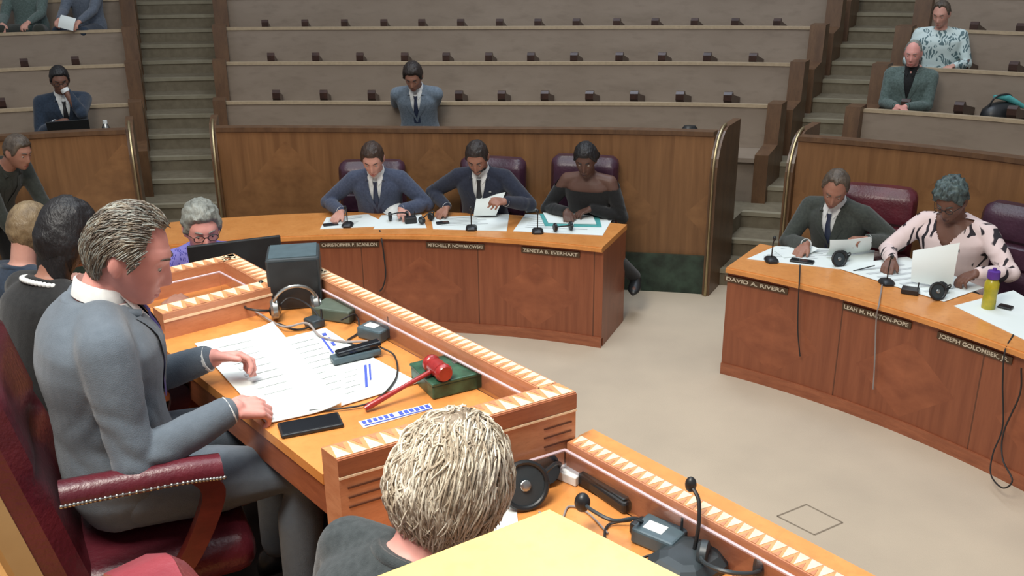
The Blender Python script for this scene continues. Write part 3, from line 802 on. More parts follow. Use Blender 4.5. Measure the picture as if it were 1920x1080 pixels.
# --- president's desk
NLXY = at(632, 862, ZR); NLXY.z = 0
th = thing('dais_desk', 'raised middle desk of the dais, with papers, gavel and a zigzag inlaid rim', 'desk', D(-.7, .33))
NRa, NLa = D(0, 0), NLXY; FRa, FLa = D(-1.36, 0), D(-1.383, .62)
t = MB(); t.prism([D(-.05, .05), D(-.225, .655), D(-1.37, .655), D(-1.35, .05)], ZT-.03, ZT); t.build('worktop', M['top'], th, world=True)
rim(th, 'rim', D(-.078, 0), FRa, W2*.062, ZT-.2, ZR, 42)
cr = rim(th, 'rim', NLa, NRa, -U2*.075, ZT-.17, ZR, 16)
dd = (NLa-NRa).normalized(); nn_ = V((-dd.y, dd.x, 0)); nn_ = nn_ if nn_.dot(U2) > 0 else -nn_
def strip(mb, k0, k1, z, h, th_=.002): a, b = NRa.lerp(NLa, k0), NRa.lerp(NLa, k1); mb.prism([a, b, b+nn_*th_, a+nn_*th_], z-h/2, z+h/2)
m_ = MB(); strip(m_, 0, 1, ZR-.025, .044, .004); m_.build('dark_band', M['red_wood'], cr, world=True)
m_ = MB(); strip(m_, 0, 1, ZR-.052, .006, .005); strip(m_, 0, 1, ZT-.160, .008, .005); m_.build('light_stripe', M['light_wood'], cr, world=True)
for k0, k1 in ((.02, .15), (.80, .97)):
    for z in (ZR-.085, ZR-.112, ZR-.139): m_ = MB(); strip(m_, k0, k1, z, .004, .0025); m_.build('groove', M['groove'], cr, world=True)
fr = rim(th, 'rim', FRa, FLa, U2*.085, ZT-.17, ZR, 13)
m_ = MB(); a, b = FRa+U2*.0855, FLa+U2*.0855; m_.prism([a, b, b+U2*.002, a+U2*.002], ZR-.030, ZR-.022); m_.build('light_stripe', M['light_wood'], fr, world=True)
t = MB(); t.prism([D(-.20, .60), D(-1.37, .60), D(-1.37, .65), D(-.215, .65)], ZT-.12, ZT-.03); t.build('apron', M['red_wood'], th, world=True)
t = MB(); t.prism([D(0, 0), D(-1.36, 0), D(-1.36, .05), D(0, .05)], 0, ZT-.2); t.build('front_panel', M['red_wood'], th, world=True)
t = MB(); t.prism([D(-.02, .05), D(-.06, .05), D(-.22, .6), D(-.17, .6)], FP, ZT-.17); t.build('end_panel', M['red_wood'], th, world=True); t = MB(); t.prism([D(-1.36, .05), D(-1.32, .05), D(-1.32, .6), D(-1.36, .6)], FP, ZT-.17); t.build('end_panel', M['red_wood'], th, world=True)
def guard(par, pts, z0, z1, nm='acrylic_guard'):
    t = MB()
    for a, b in zip(pts, pts[1:]):
        d = (b-a).normalized(); n_ = V((-d.y, d.x, 0))*.003; t.prism([a-n_, b-n_, b+n_, a+n_], z0, z1)
    g_ = t.build(nm, M['acrylic'], par, world=True)
    t = MB()
    for a, b in zip(pts, pts[1:]): t.tube([V((a.x, a.y, z1)), V((b.x, b.y, z1))], .0045, 6)
    t.build('edge', M['acrylic_edge'], g_, world=True)
guard(th, [D(-1.26, .078), D(-.10, .078)], ZT+.001, ZR-.030)
# --- near lower desk
th = thing('dais_desk', 'lower dais desk in the foreground with headset, microphones and a honey wood outer ledge', 'desk', D(.7, .33))
t = MB(); t.prism([D(.012, .03), D(-.115, .664), D(1.7, .664), D(1.7, .03)], ZL-.03, ZL); t.build('worktop', M['top'], th, world=True)
t = MB(); t.prism([D(-.01, -.078), D(1.7, -.078), D(1.7, -.022), D(-.01, -.022)], ZLR-.14, ZLR-.006); t.build('outer_ledge', M['top'], th, world=True)
rim(th, 'rim', D(.003, -.022), D(1.7, -.022), W2*.056, ZL-.2, ZLR, 56)
t = MB(); t.prism([D(0, -.06), D(1.7, -.06), D(1.7, .03), D(0, .03)], 0, ZL-.2); t.build('front_panel', M['red_wood'], th, world=True)
t = MB(); t.prism([D(-.09, .60), D(1.7, .60), D(1.7, .65), D(-.10, .65)], ZL-.12, ZL-.03); t.build('apron', M['red_wood'], th, world=True)
guard(th, [D(-.07, .46), D(.010, .048), D(1.7, .048)], ZL+.001, ZLR-.015)
# --- far lower desk
th = thing('dais_desk', 'lower dais desk beyond the middle one, behind the black speaker', 'desk', D(-1.8, .33))
t = MB(); t.prism([D(-1.37, .03), D(-1.38, .64), D(-2.12, .64), D(-2.10, .03)], ZL-.03, ZL); t.build('worktop', M['top'], th, world=True)
rim(th, 'rim', D(-2.12, 0), D(-1.37, 0), W2*.08, ZL-.2, ZLR, 18)
rim(th, 'rim', D(-2.12, .0), D(-2.16, .64), U2*.08, ZL-.17, ZLR, 14)
t = MB(); t.prism([D(-1.37, -.0), D(-2.12, -.0), D(-2.12, .04), D(-1.37, .04)], 0, ZL-.2); t.build('front_panel', M['red_wood'], th, world=True)
t = MB(); t.prism([D(-1.4, .60), D(-2.12, .60), D(-2.12, .64), D(-1.4, .64)], ZL-.12, ZL-.03); t.build('apron', M['red_wood'], th, world=True)
guard(th, [D(-2.0, .60), D(-1.98, .13), D(-1.40, .11)], ZL+.001, ZLR-.015)
# --- yellow cabinet in the foreground
K = at(1030, 955, 2.0); e1 = V((.727, -.687, 0)); e2 = V((-.843, -.538, 0)); K.z = 0
th = thing('tall_cabinet', 'pale yellow wooden cabinet top crossing the bottom of the photo, right of the blonde person', 'cabinet', K+e1*.4+e2*.4)
t = MB(); t.prism([K, K+e1*.55, K+e1*.55+e2*.62, K+e2*.62], 1.965, 2.0); t.build('top_board', M['yellow_wood'], th, world=True)
t = MB(); c_ = e1*.03+e2*.12; t.prism([K+c_, K+c_+e1*.49, K+c_+e1*.49+e2*.47, K+c_+e2*.47], FL_, 1.965); t.build('cabinet_body', M['rim_wood'], th, world=True)

# ================================================================== CHAIRS
def leather_chair(label, loc, rz, w=.54, top=1.10, seat=.50, tilt=8, mat='leather_dark', shell=None, arms=True, nails=False, thick=.11, base=True, frame='cherry', round_=.06, group=None, armz=.66, armf=.30, armb=None):
    th = thing('leather_chair', label, 'chair', loc, rz, group); L = M[mat]
    y0 = -.24
    def bk(z, off=0): return y0-off-(z-seat)*math.tan(radians(tilt))
    # padded back with three horizontal tucks
    t = MB(); n, m = 18, 26; rings = []
    z0, z1 = seat-.02, top
    def half(z):
        k = (z-(z1-round_*1.6))/(round_*1.6); return w/2 if k < 0 else w/2-round_*(1-sqrt(max(0, 1-k*k)))*1.0
    for i in range(m+1):
        z = z0+(z1-z0)*i/m; h = half(z); f = []
        tuck = sum(g(z-(z0+(z1-z0)*q), .016) for q in (.33, .62))
        ed = sm(0, .10, (z1-z)/(z1-z0))
        for j in range(n+1):
            x = -h+2*h*j/n; e = sqrt(max(0, 1-(abs(x)/h)**6)) if h else 0
            f.append(V((x, bk(z)+thick*(.35+.65*e*(.35+.65*ed))-.035*tuck*e+.04*(abs(x)/h)**2*.8, z)))
        b = [V((-h+2*h*j/n, bk(z)-.02*(1-(abs(-h+2*h*j/n)/h)**4), z)) for j in range(n, -1, -1)]
        rings.append(f+b)
    t.loft(rings); bo = t.build('backrest', L, th, smooth=True)
    if shell:
        t = MB(); rings = []
        for i in range(13):
            z = z0-.06+(z1-.03-z0+.06)*i/12; h = half(min(z, z1-.001))+.004
            rings.append([V((-h, bk(z)+.02, z)), V((h, bk(z)+.02, z)), V((h, bk(z)-.035, z)), (V((h-.04, bk(z)-.06, z))), V((-h+.04, bk(z)-.06, z)), V((-h, bk(z)-.035, z))])
        t.loft(rings); t.build('back_shell', M[shell], th)
    t = MB(); t.box((0, .03, seat-.06), (w-.04, .52, .12), bev=.04); t.build('seat', L, th, smooth=True, sharp=50)
    if arms:
        for x in (-1, 1):
            X = x*(w/2+.005)
            p = bez([(X, (armb if armb is not None else y0-.03), armz+.01), (X, -.05, armz+.005), (X*1.02, armf-.1, armz), (X*1.02, armf, armz-.012)], 5)
            t = MB(); rings = []
            for q in p:
                rings.append([q+V((a*.036, 0, c)) for a, c in ((-1, -.024), (1, -.024), (1.08, -.004), (.8, .020), (0, .030), (-.8, .020), (-1.08, -.004))])
            t.loft(rings); ar = t.build('armrest', L, th, smooth=True, sharp=55)
            if nails:
                L_ = [p[0].lerp(p[0], 0)]; tot = len(p)-1
                for sx in (-1, 1):
                    t = MB(); t.tube([a_+V((sx*.0375, 0, -.017)) for a_ in p], .0022, 6)
                    for i in range(34):
                        f = i/33*tot; a = p[int(min(f, tot-1))].lerp(p[int(min(f, tot-1))+1], f-int(min(f, tot-1)))
                        t.sphere(a+V((sx*.038, 0, -.017)), .0055, 8, 5)
                    t.build('nailhead_trim', M['silver'], ar, smooth=True)
            t = MB(); q = bez([(X, armf-.06, armz-.025), (X, armf-.03, armz-.10), (X, armf-.13, seat-.02), (X, armf-.26, seat-.10)], 6)
            rings = [[c+V((a*.016, b*.030, 0)) for a, b in ((-1, -1), (1, -1), (1, 1), (-1, 1))] for c in q]
            t.loft(rings); t.build('arm_support', M[frame], th)
    if base:
        t = MB(); t.tube([(0, 0, .12), (0, 0, seat-.11)], [.035, .028], 12); t.build('column', M['black'], th, smooth=True)
        t = MB()
        for i in range(5):
            a = 2*pi*i/5+.3; d = V((cos(a), sin(a), 0)); s_ = V((-sin(a), cos(a), 0))
            rings = [[d*r+s_*(-hw)+V((0, 0, z0_)), d*r+s_*hw+V((0, 0, z0_)), d*r+s_*hw*.7+V((0, 0, z1_)), d*r-s_*hw*.7+V((0, 0, z1_))] for r, hw, z0_, z1_ in ((.02, .035, .09, .16), (.16, .03, .075, .13), (.30, .025, .06, .095))]
            t.loft(rings)
        t.build('star_base', M[frame], th)
        for i in range(5):
            a = 2*pi*i/5+.3; t = MB(); t.lathe([(.0, -.012), (.026, -.012), (.03, 0), (.026, .012), (0, .012)], (cos(a)*.29, sin(a)*.29, .031), Matrix.Rotation(pi/2, 3, 'X'), 12); t.tube([(cos(a)*.29, sin(a)*.29, .03), (cos(a)*.29, sin(a)*.29, .07)], .008, 6)
            t.build('caster', M['black'], th, smooth=True)
    return th
def yaw_to(p, q): d = V(q)-V(p); return atan2(-d.x, d.y)
CEN = V((CX, CY, 0))
def chair_px(px, py, z, label, dyaw=0, R=None, **k):
    p = at(px, py, z); p.z = 0
    y = yaw_to(p, CEN)+radians(dyaw)
    loc = p+Matrix.Rotation(y, 3, 'Z')@V((0, .26+(z-.5)*math.tan(radians(8)), 0))
    return leather_chair(label, (loc.x, loc.y, 0), y, top=z, **k)
#leather_chair('large burgundy leather chair with nailhead armrests under the person in grey', D(-.98, 1.06, FP), YD-.22, w=.60, top=1.06, seat=.46, tilt=14, mat='leather', shell='tan_shell', nails=True, thick=.13, round_=.10, armz=.65, armf=.36)
leather_chair('rose leather chair back at the bottom edge, left of the blonde person', D(.37, .97, FL_), YD+.08, w=.50, top=1.20, seat=.44, tilt=5, mat='leather_red', round_=.12, thick=.12, armz=.62)
def chair_r(px, py, rt, label, dyaw=0, **k):
    d = ray(px, py); lo, hi = 3.0, 12.0
    for _ in range(50):
        m_ = (lo+hi)/2
        if hypot(d.x*m_-CX, d.y*m_-CY) > rt: hi = m_
        else: lo = m_
    p = V((d.x*m_, d.y*m_, 0)); z = CAMH+d.z*m_; y = yaw_to(p, CEN)+radians(dyaw)
    loc = p+Matrix.Rotation(y, 3, 'Z')@V((0, .24+(z-.5)*math.tan(radians(4)), 0))
    return leather_chair(label, (loc.x, loc.y, 0), y, top=z, tilt=4, **k)
G1 = 'high-backed chairs at the desks'
chair_r(698, 299, 5.44, 'dark leather chair behind the person in the blue suit', 0, mat='leather_dark', w=.54, arms=False, round_=.045, group=G1)
chair_r(927, 293, 5.44, 'plum leather chair behind the person lifting a sheet of paper', -4, mat='leather_dark', w=.54, arms=False, round_=.045, group=G1)
chair_r(1099, 290, 5.58, 'dark plum leather chair behind the person in black', 4, mat='leather_dark', w=.54, arms=False, round_=.045, group=G1)
chair_px(1652, 345, 1.16, 'burgundy leather chair turned beside the man in the dark grey suit', 16, mat='leather', w=.52, arms=False, group='high-backed chairs at the desks')
chair_px(1935, 385, 1.12, 'empty dark plum leather chair at the right edge of the photo', 0, mat='leather_dark', w=.54, arms=False, group='high-backed chairs at the desks')

# ================================================================== DESK OBJECTS
def quad(label, px, z, name='paper_sheet', cat='paper', mat='paper', th=.002, marks=None, group=None, curl=0):
    P4 = [at(x, y, z) for x, y in px]; c = sum(P4, V((0, 0, 0)))/4
    n = 10; vs = []
    for i in range(n+1):
        for j in range(n+1):
            a = P4[0].lerp(P4[1], i/n); b = P4[3].lerp(P4[2], i/n); p = a.lerp(b, j/n)
            h = curl*max(0, (i/n-.55)/.45)**2+.0007*noise.noise(p*9)
            vs.append(V((p.x-c.x, p.y-c.y, th+h+.0008)))
    vs += [V((p.x, p.y, p.z-th)) for p in vs]; N = (n+1)**2; fs = []
    for i in range(n):
        for j in range(n):
            q = (i*(n+1)+j, (i+1)*(n+1)+j, (i+1)*(n+1)+j+1, i*(n+1)+j+1); fs.append(q); fs.append(tuple(k+N for k in reversed(q)))
    B = [i*(n+1) for i in range(n+1)]+[n*(n+1)+j for j in range(1, n+1)]+[i*(n+1)+n for i in range(n-1, -1, -1)]+[j for j in range(n-1, 0, -1)]
    for a, b in zip(B, B[1:]+B[:1]): fs.append((a, b, b+N, a+N))
    t = MB(); t.add(vs, fs); o = t.build(name, M[mat], None); o.location = c; tag(o, label, cat, group)
    if marks:
        A, Bv = (P4[1]-P4[0]), (P4[3]-P4[0])
        for mi, (mm, blocks) in enumerate(marks):
            t = MB()
            for (u0, v0, u1, v1) in blocks:
                q = [P4[0]+A*u+Bv*v for u, v in ((u0, v0), (u1, v0), (u1, v1), (u0, v1))]
                t.add([V((p.x-c.x, p.y-c.y, th+.0024)) for p in q], [(0, 1, 2, 3)])
            t.build('print', M[mm], o)
    return o
def lines(u0, u1, v0, v1, n, seed=1):
    r = random.Random(seed); out = []
    for i in range(n):
        v = v0+(v1-v0)*i/n; out.append((u0, v, u0+(u1-u0)*r.uniform(.55, 1), v+(v1-v0)/n*.35))
    return out
def on(px, py, z): p = at(px, py, z); return (p.x, p.y, z)
def ydir(px, py, qx, qy, z): a, b = at(px, py, z), at(qx, qy, z); return atan2(b.y-a.y, b.x-a.x)
def slab(name, label, cat, a, b, z, wid, th, mat, bev=.006, group=None, **k):
    """box lying between two pixels along its length"""
    pa, pb = at(*a, z), at(*b, z); c = (pa+pb)/2; o = thing(name, label, cat, (c.x, c.y, z), atan2((pb-pa).y, (pb-pa).x), group)
    L = (pb-pa).length; t = MB(); t.box((0, 0, th/2+.001), (L, wid, th), bev=bev); t.build('body' if name not in ('mobile_phone',) else 'case', M[mat], o); return o, L
def phone(label, a, b, z, wid=.078, mat='black'):
    o, L = slab('mobile_phone', label, 'phone', a, b, z, wid, .011, mat, .004)
    t = MB(); t.box((0, 0, .0125), (L-.012, wid-.010, .0012), bev=.0005); t.build('screen', M['black_gloss'], o)
    return o
def cable(name, label, pts, r=.0035, mat='cable', group=None):
    p = bez(pts, 10); c = V(pts[0]); t = MB(); t.tube([q-c for q in p], r, 6); o = t.build(name, M[mat], None, smooth=True); o.location = c
    return tag(o, label, 'cable', group)
def headset(label, loc, rz, s=1.0, tip=0, mat='black', group=None, flatlay=False):
    o = thing('headset', label, 'headset', loc, rz, group)
    R0 = Matrix.Rotation(radians(tip), 3, 'X')
    lift = .045*s
    def T(p): return R0@V(p)*s+V((0, 0, lift if not flatlay else .03))
    t = MB(); t.tube([T((.075*cos(a), 0, .02+.085*sin(a))) for a in [pi*i/16 for i in range(17)]], .006*s, 8); t.build('headband', M[mat], o, smooth=True)
    for x in (-1, 1):
        t = MB(); Rr = R0@Matrix.Rotation(pi/2, 3, 'Y')
        t.lathe([(0, -.016*s), (.030*s, -.016*s), (.038*s, -.008*s), (.038*s, .008*s), (.026*s, .014*s), (0, .010*s)], T((x*.072, 0, .0)), Rr, 18)
        e_ = t.build('ear_cup', M[mat], o, smooth=True)
        t = MB(); t.lathe([(.0, 0), (.018*s, 0), (.018*s, .004*s), (0, .004*s)], T((x*.072, 0, 0))+Rr@V((0, 0, x*.016*s)), Rr, 14); t.build('cup_disc', M['silver'], e_)
    return o
def headset_ring(label, px, py, z, r=.05, yaw=0, group=None, tilt=70):
    """headset resting with one round cup turned to the viewer"""
    o = thing('headset', label, 'headset', on(px, py, z), yaw, group); R = Matrix.Rotation(radians(tilt), 3, 'X'); c = V((0, 0, r+.004))
    t = MB(); t.tube([c+R@V((r*cos(a), r*sin(a), 0)) for a in [2*pi*i/24 for i in range(25)]], .0075, 8); t.build('cushion', M['black'], o, smooth=True)
    t = MB(); t.lathe([(0, -.014), (r*.7, -.012), (r*.95, 0), (0, .002)], c, R, 20); cu = t.build('ear_cup', M['dgrey'], o, smooth=True)
    t = MB(); t.sphere(c+R@V((0, 0, .006)), (r*.26, r*.26, .004), 12, 6, R); t.build('cup_disc', M['silver'], cu)
    t = MB(); t.tube(bez([c+V((r*.8, .01, r*.2)), c+V((.10, .04, .02)), c+V((.13, .08, -.015)), c+V((.09, .10, -r+.010))], 6), .0055, 6); t.build('headband', M['black'], o, smooth=True)
    t = MB(); t.lathe([(0, -.012), (r*.8, -.010), (r*.8, .008), (0, .012)], c+V((.085, .09, -.018)), Matrix.Rotation(radians(50), 3, 'X'), 16); t.build('ear_cup', M['black'], o, smooth=True)
    return o
def desk_mic(label, px, py, z, yaw=0, neck=.14, lean=.05, group=None, s=1):
    o = thing('desk_microphone', label, 'microphone', on(px, py, z), yaw, group)
    t = MB(); t.loft([[V((a*.042*k*s, b*.055*k*s, zz*s)) for a, b in ((-1, -.6), (-.6, -1), (.6, -1), (1, -.6), (1, .6), (.6, 1), (-.6, 1), (-1, .6))] for k, zz in ((1, .001), (1, .014), (.8, .026), (.3, .034))]); t.build('base', M['black'], o, smooth=True, sharp=35)
    p = bez([(0, 0, .03*s), (0, .004, .03+neck*.5), (0, lean*.6, .03+neck*.9), (0, lean, .03+neck)], 5)
    t = MB(); t.tube(p, .0045*s, 8); t.build('gooseneck', M['black'], o, smooth=True)
    t = MB(); t.sphere(p[-1], (.012*s, .012*s, .018*s), 12, 8); t.build('foam_tip', M['black'], o, smooth=True)
    return o
def belt_unit(label, px, py, z, yaw, sx=.10, sy=.075, sz=.035, mat='slate', lab=True, group=None):
    o = thing('receiver_box', label, 'receiver', on(px, py, z), yaw, group)
    t = MB(); t.box((0, 0, sz/2+.001), (sx, sy, sz), bev=.006); t.build('housing', M[mat], o)
    if lab: t = MB(); t.box((-.01, -.004, sz+.0015), (sx*.45, sy*.42, .001)); t.build('label', M['white'], o)
    t = MB(); t.tube([(sx*.4, sy*.3, sz*.6), (sx*.4, sy*.3, sz+.035)], .004, 6); t.build('aerial', M['black'], o)
    return o
# president's desk ------------------------------------------------
z = ZT
p = at(557, 577, z); o = thing('loudspeaker', 'small black box loudspeaker on the raised middle desk', 'speaker', (p.x, p.y, z), ydir(520, 578, 600, 572, z))
t = MB(); t.box((0, .07, .095), (.185, .17, .19), bev=.008); t.build('cabinet', M['dgrey'], o)
t = MB(); t.box((0, -.0165, .095), (.165, .004, .168)); gr = t.build('grille', M['black'], o)
t = MB(); t.box((0, .07, .1915), (.165, .15, .003)); t.build('top_plate', M['slate'], o)
quad('large white paper sheet the man in grey is turning, beside his hands', [(365, 645), (512, 612), (640, 765), (500, 795)], z+.004, mat='paper', curl=.015, marks=[('grey_ink', lines(.2, .9, .1, .8, 9, 3))])
quad('white printed sheet with blue heading under the black stapler-shaped device', [(512, 640), (610, 616), (775, 720), (590, 768)], z, marks=[('blue_ink', [(.86, .08, .94, .12), (.86, .16, .95, .2), (.90, .24, .96, .30), (.80, .1, .84, .4)]), ('grey_ink', lines(.1, .8, .1, .9, 10, 5))])
for i, (a, b, c_) in enumerate([((598, 625), 3, 1), ((722, 706), 3, 2)]):
    pass
quad('second white printed sheet with blue logo nearest the red gavel handle', [(640, 690), (700, 672), (785, 718), (640, 762)], z+.003, marks=[('blue_ink', [(.70, .15, .78, .75), (.84, .15, .90, .6)]), ('grey_ink', lines(.1, .6, .15, .85, 5, 9))])
quad('narrow blue and white printed strip at the near rim of the middle desk', [(672, 792), (806, 758), (812, 768), (682, 804)], z, name='name_strip', cat='strip', marks=[('blue_ink', [(.03+.075*i, .12, .03+.075*i+.05, .55) for i in range(6)]+[(.53+.075*i, .12, .53+.075*i+.055, .6) for i in range(6)]+[(.03, .72, .97, .84)])])
phone('black mobile phone lying on the middle desk near its corner', (524, 812), (640, 790), z)
o, L = slab('stapler', 'black and silver stapler-shaped device lying on the white papers', 'stapler', (622, 682), (712, 662), z+.005, .045, .022, 'slate', .006)
t = MB(); t.box((.01, 0, .034), (L*.92, .034, .016), Matrix.Rotation(-.06, 3, 'Y'), bev=.005); t.build('top_arm', M['black_gloss'], o)
# gavel
a, b = at(684, 766, z+.012), at(806, 694, z+.07); c_ = at(820, 690, z+.075)
o = thing('gavel', 'red wooden gavel leaning on the green box', 'gavel', (a.x, a.y, z), 0)
A = V((0, 0, .012)); B = c_-V((a.x, a.y, z)); dr = (B-A).normalized()
t = MB(); t.tube([A, A+(B-A)*.08, A+(B-A)*.5, A+(B-A)*.9, B], [.0075, .010, .0065, .008, .008], 10); t.build('handle', M['gavel'], o, smooth=True)
hx = dr.cross(V((0, 0, 1))).normalized(); Rm = hx.to_track_quat('Z', 'Y').to_matrix()
t = MB(); t.lathe([(0, -.05), (.022, -.05), (.027, -.042), (.027, -.03), (.023, -.026), (.026, 0), (.023, .026), (.027, .03), (.027, .042), (.022, .05), (0, .05)], B, Rm, 22); t.build('head', M['gavel'], o, smooth=True, sharp=50)
# green box
p = at(852, 715, z); o = thing('sound_block_box', 'green marbled box under the gavel head', 'box', (p.x, p.y, z), ydir(800, 735, 920, 705, z))
t = MB(); t.box((0, 0, .022), (.21, .16, .042), bev=.004); t.build('box_body', M['green_box'], o)
t = MB(); t.box((0, 0, .047), (.216, .166, .010), bev=.003); l = t.build('lid', M['green_box'], o)
t = MB(); t.box((.03, .02, .0525), (.05, .02, .0015)); t.build('plaque', M['silver'], l)
# mess of gadgets by the speaker
headset('grey white headset heaped in front of the black speaker', on(556, 596, z), ydir(520, 600, 600, 590, z), .95, 25, 'silver')
headset('black headset lying left of the speaker cable heap', on(497, 592, z), YD+.4, .7, 75, 'black')
desk_mic('small black desk microphone left of the grey headset', 470, 580, z, YD, .05, .05)
o = belt_unit('grey-green box right of the speaker', 634, 594, z, YD+.5, .15, .10, .045, 'green_grey', False)
belt_unit('black receiver box with white label behind the stapler-shaped device', 705, 632, z, YD+.3, .10, .075, .04)
belt_unit('small dark receiver with white label at the front rim', 738, 612, z, YD+.3, .06, .03, .03)
belt_unit('dark cable box in front of the grey headset', 590, 612, z, YD+.1, .06, .05, .03, 'dgrey', False)
cable('cable', 'thin dark cable curving from the receiver across the papers', [on(712, 650, z+.03), on(740, 668, z+.01), on(742, 710, z+.012), on(700, 752, z+.010), on(640, 766, z+.008), on(580, 770, z+.006)], .003)
cable('cable', 'light tangled cable in front of the loudspeaker', [on(440, 568, z+.006), on(480, 585, z+.015), on(530, 612, z+.02), on(575, 606, z+.03), on(600, 630, z+.008), on(640, 640, z+.008), on(690, 640, z+.02)], .004, 'cable_grey')
cable('cable', 'dark cable looping right of the grey-green box', [on(640, 600, z+.04), on(668, 590, z+.03), on(672, 622, z+.008), on(652, 640, z+.006), on(690, 652, z+.008), on(706, 642, z+.02)], .0032)
cable('cable', 'dark cable looping around the grey headset', [on(512, 590, z+.02), on(540, 560, z+.05), on(575, 570, z+.06), on(598, 600, z+.02), on(560, 618, z+.006), on(520, 606, z+.006)], .0035)
# near lower desk --------------------------------------------------
z = ZL
headset_ring('large black round-cupped headset on the foreground desk beside the blonde head', 985, 950, z, .060, .35)
o, L = slab('white_box', 'white card box in the inner corner of the foreground desk', 'box', (1032, 882), (1090, 906), z, .055, .028, 'white', .003)
o, L = slab('black_case', 'long black case beside the white box on the foreground desk', 'case', (1098, 900), (1185, 960), z, .060, .034, 'black', .008)
t = MB(); t.box((0, 0, .038), (L*.9, .045, .006), bev=.003); t.build('ridge', M['dgrey'], o)
# gooseneck microphone
b = V(on(1205, 1002, z)); tip = at(1092, 942, z+.085)
o = thing('gooseneck_microphone', 'gooseneck microphone with round foam head on the foreground desk', 'microphone', (b.x, b.y, z), YD)
Mi = WM(o).inverted(); q = [Mi@V(p_) for p_ in (b+V((0, 0, .035)), at(1190, 972, z+.07), at(1150, 976, z+.08), at(1112, 958, z+.085), tip)]
t = MB(); t.tube(bez(q, 6), .005, 8); t.build('gooseneck', M['dgrey'], o, smooth=True)
t = MB(); t.sphere(q[-1], (.020, .020, .026), 14, 10); t.build('foam_tip', M['black'], o, smooth=True)
t = MB(); t.box((0, 0, .018), (.05, .05, .034), bev=.006); t.build('base', M['black'], o)
belt_unit('slate receiver box with blue and white label on the foreground desk', 1236, 1018, z, YD+.2, .115, .085, .042)
o = thing('desk_microphone', 'dark microphone base at the bottom edge of the foreground desk', 'microphone', on(1290, 1062, z), YD)
t = MB(); t.loft([[V((a*k*.075, b_*k*.095, zz)) for a, b_ in ((-1, -.6), (-.6, -1), (.6, -1), (1, -.6), (1, .6), (.6, 1), (-.6, 1), (-1, .6))] for k, zz in ((1, .001), (.98, .018), (.72, .036), (.5, .040))]); t.build('base', M['dgrey'], o)
t = MB(); t.tube(bez([(0, .02, .038), (0, .03, .10), (-.02, .05, .15), (-.05, .06, .17)], 6), .005, 8); t.build('gooseneck', M['black'], o, smooth=True)
t = MB(); t.sphere((-.055, .062, .172), (.014, .014, .02), 12, 8); t.build('foam_tip', M['black'], o, smooth=True)
headset('dark headset at the bottom edge beyond the microphone base', on(1370, 1078, z), YD+.5, .9, 70, 'dgrey')
cable('cable', 'dark cable looping below the gooseneck microphone', [on(1185, 975, z+.02), on(1140, 985, z+.006), on(1138, 1020, z+.005), on(1180, 1048, z+.006), on(1225, 1040, z+.012)], .0035)
cable('cable', 'thin pale cable from the headset across the foreground desk', [on(1010, 960, z+.01), on(1050, 975, z+.004), on(1066, 950, z+.004), on(1100, 960, z+.004), on(1140, 1000, z+.004)], .0028, 'cable_grey')
quad('pale blue sheet of paper beside the blonde head', [(925, 905), (962, 890), (972, 990), (905, 1010)], z+.001, marks=None)
# far lower desk
o = thing('monitor', 'black computer monitor behind the far dais rim, below the face with glasses', 'monitor', (0, 0, 0), 0)
a, b = at(350, 462, 1.615), at(525, 441, 1.615); c_ = (a+b)/2; o.location = (c_.x, c_.y, .0); o.rotation_euler = (0, 0, atan2((b-a).y, (b-a).x)); L = (b-a).length
t = MB(); t.box((0, 0, 1.49), (L, .022, .25), Matrix.Rotation(-.0, 3, 'X'), bev=.004); t.build('screen_housing', M['black'], o)
t = MB(); t.box((0, .013, 1.49), (L-.03, .003, .22)); t.build('screen', M['black_gloss'], o)
t = MB(); t.box((0, -.015, 1.28), (.05, .02, .34)); t.box((0, 0, 1.111), (.22, .16, .012)); t.build('stand', M['black'], o)
th = thing('side_table', 'small table under the black monitor beyond the dais', 'table', (c_.x, c_.y, 0), o.rotation_euler.z)
t = MB(); t.box((0, 0, 1.09), (.52, .40, .028)); t.build('tabletop', M['red_wood'], th)
for x in (-1, 1):
    for y in (-1, 1): t = MB(); t.box((x*.23, y*.17, .74), (.03, .03, .675)); t.build('leg', M['red_wood'], th)
quad('white sheet on the far lower dais desk', [(425, 520), (470, 508), (492, 520), (440, 533)], ZL, marks=None)
# centre council desk ----------------------------------------------
z = .785
G = 'papers on the council desks'
quad('white papers in front of the man in the blue suit', [(612, 408), (690, 402), (735, 424), (600, 430)], z, group=G, marks=[('grey_ink', lines(.1, .9, .15, .85, 6, 2))])
quad('white papers right of the hands of the man in the blue suit', [(715, 404), (790, 402), (800, 428), (700, 430)], z, group=G)
quad('white papers in front of the man lifting a sheet', [(808, 408), (955, 402), (950, 434), (812, 430)], z, group=G, marks=[('grey_ink', lines(.1, .9, .15, .85, 6, 4))])
quad('wide white papers in front of the woman in black', [(985, 402), (1150, 408), (1130, 442), (962, 434)], z, group=G, marks=[('grey_ink', lines(.1, .9, .15, .85, 6, 6))])
quad('teal-edged open folder under the hands of the woman in black', [(1012, 402), (1122, 404), (1128, 426), (1022, 424)], z+.004, name='folder', cat='folder', mat='teal', th=.006)
quad('open white booklet lying on the teal folder', [(1018, 400), (1110, 403), (1118, 421), (1028, 419)], z+.012, name='booklet', cat='booklet', th=.006, group=None)
desk_mic('black desk microphone in front of the man in the blue suit', 652, 424, z, pi, .13, .05)
desk_mic('black desk microphone in front of the man lifting a sheet', 884, 430, z, pi, .14, .03)
desk_mic('black desk microphone in front of the woman in black', 1008, 436, z, pi, .14, .03)
headset('black headset on the desk right of the man in the blue suit', on(748, 414, z), .2, .9, 60)
headset('black headset between the two men on the centre desk', on(800, 418, z), 1.0, .8, 40)
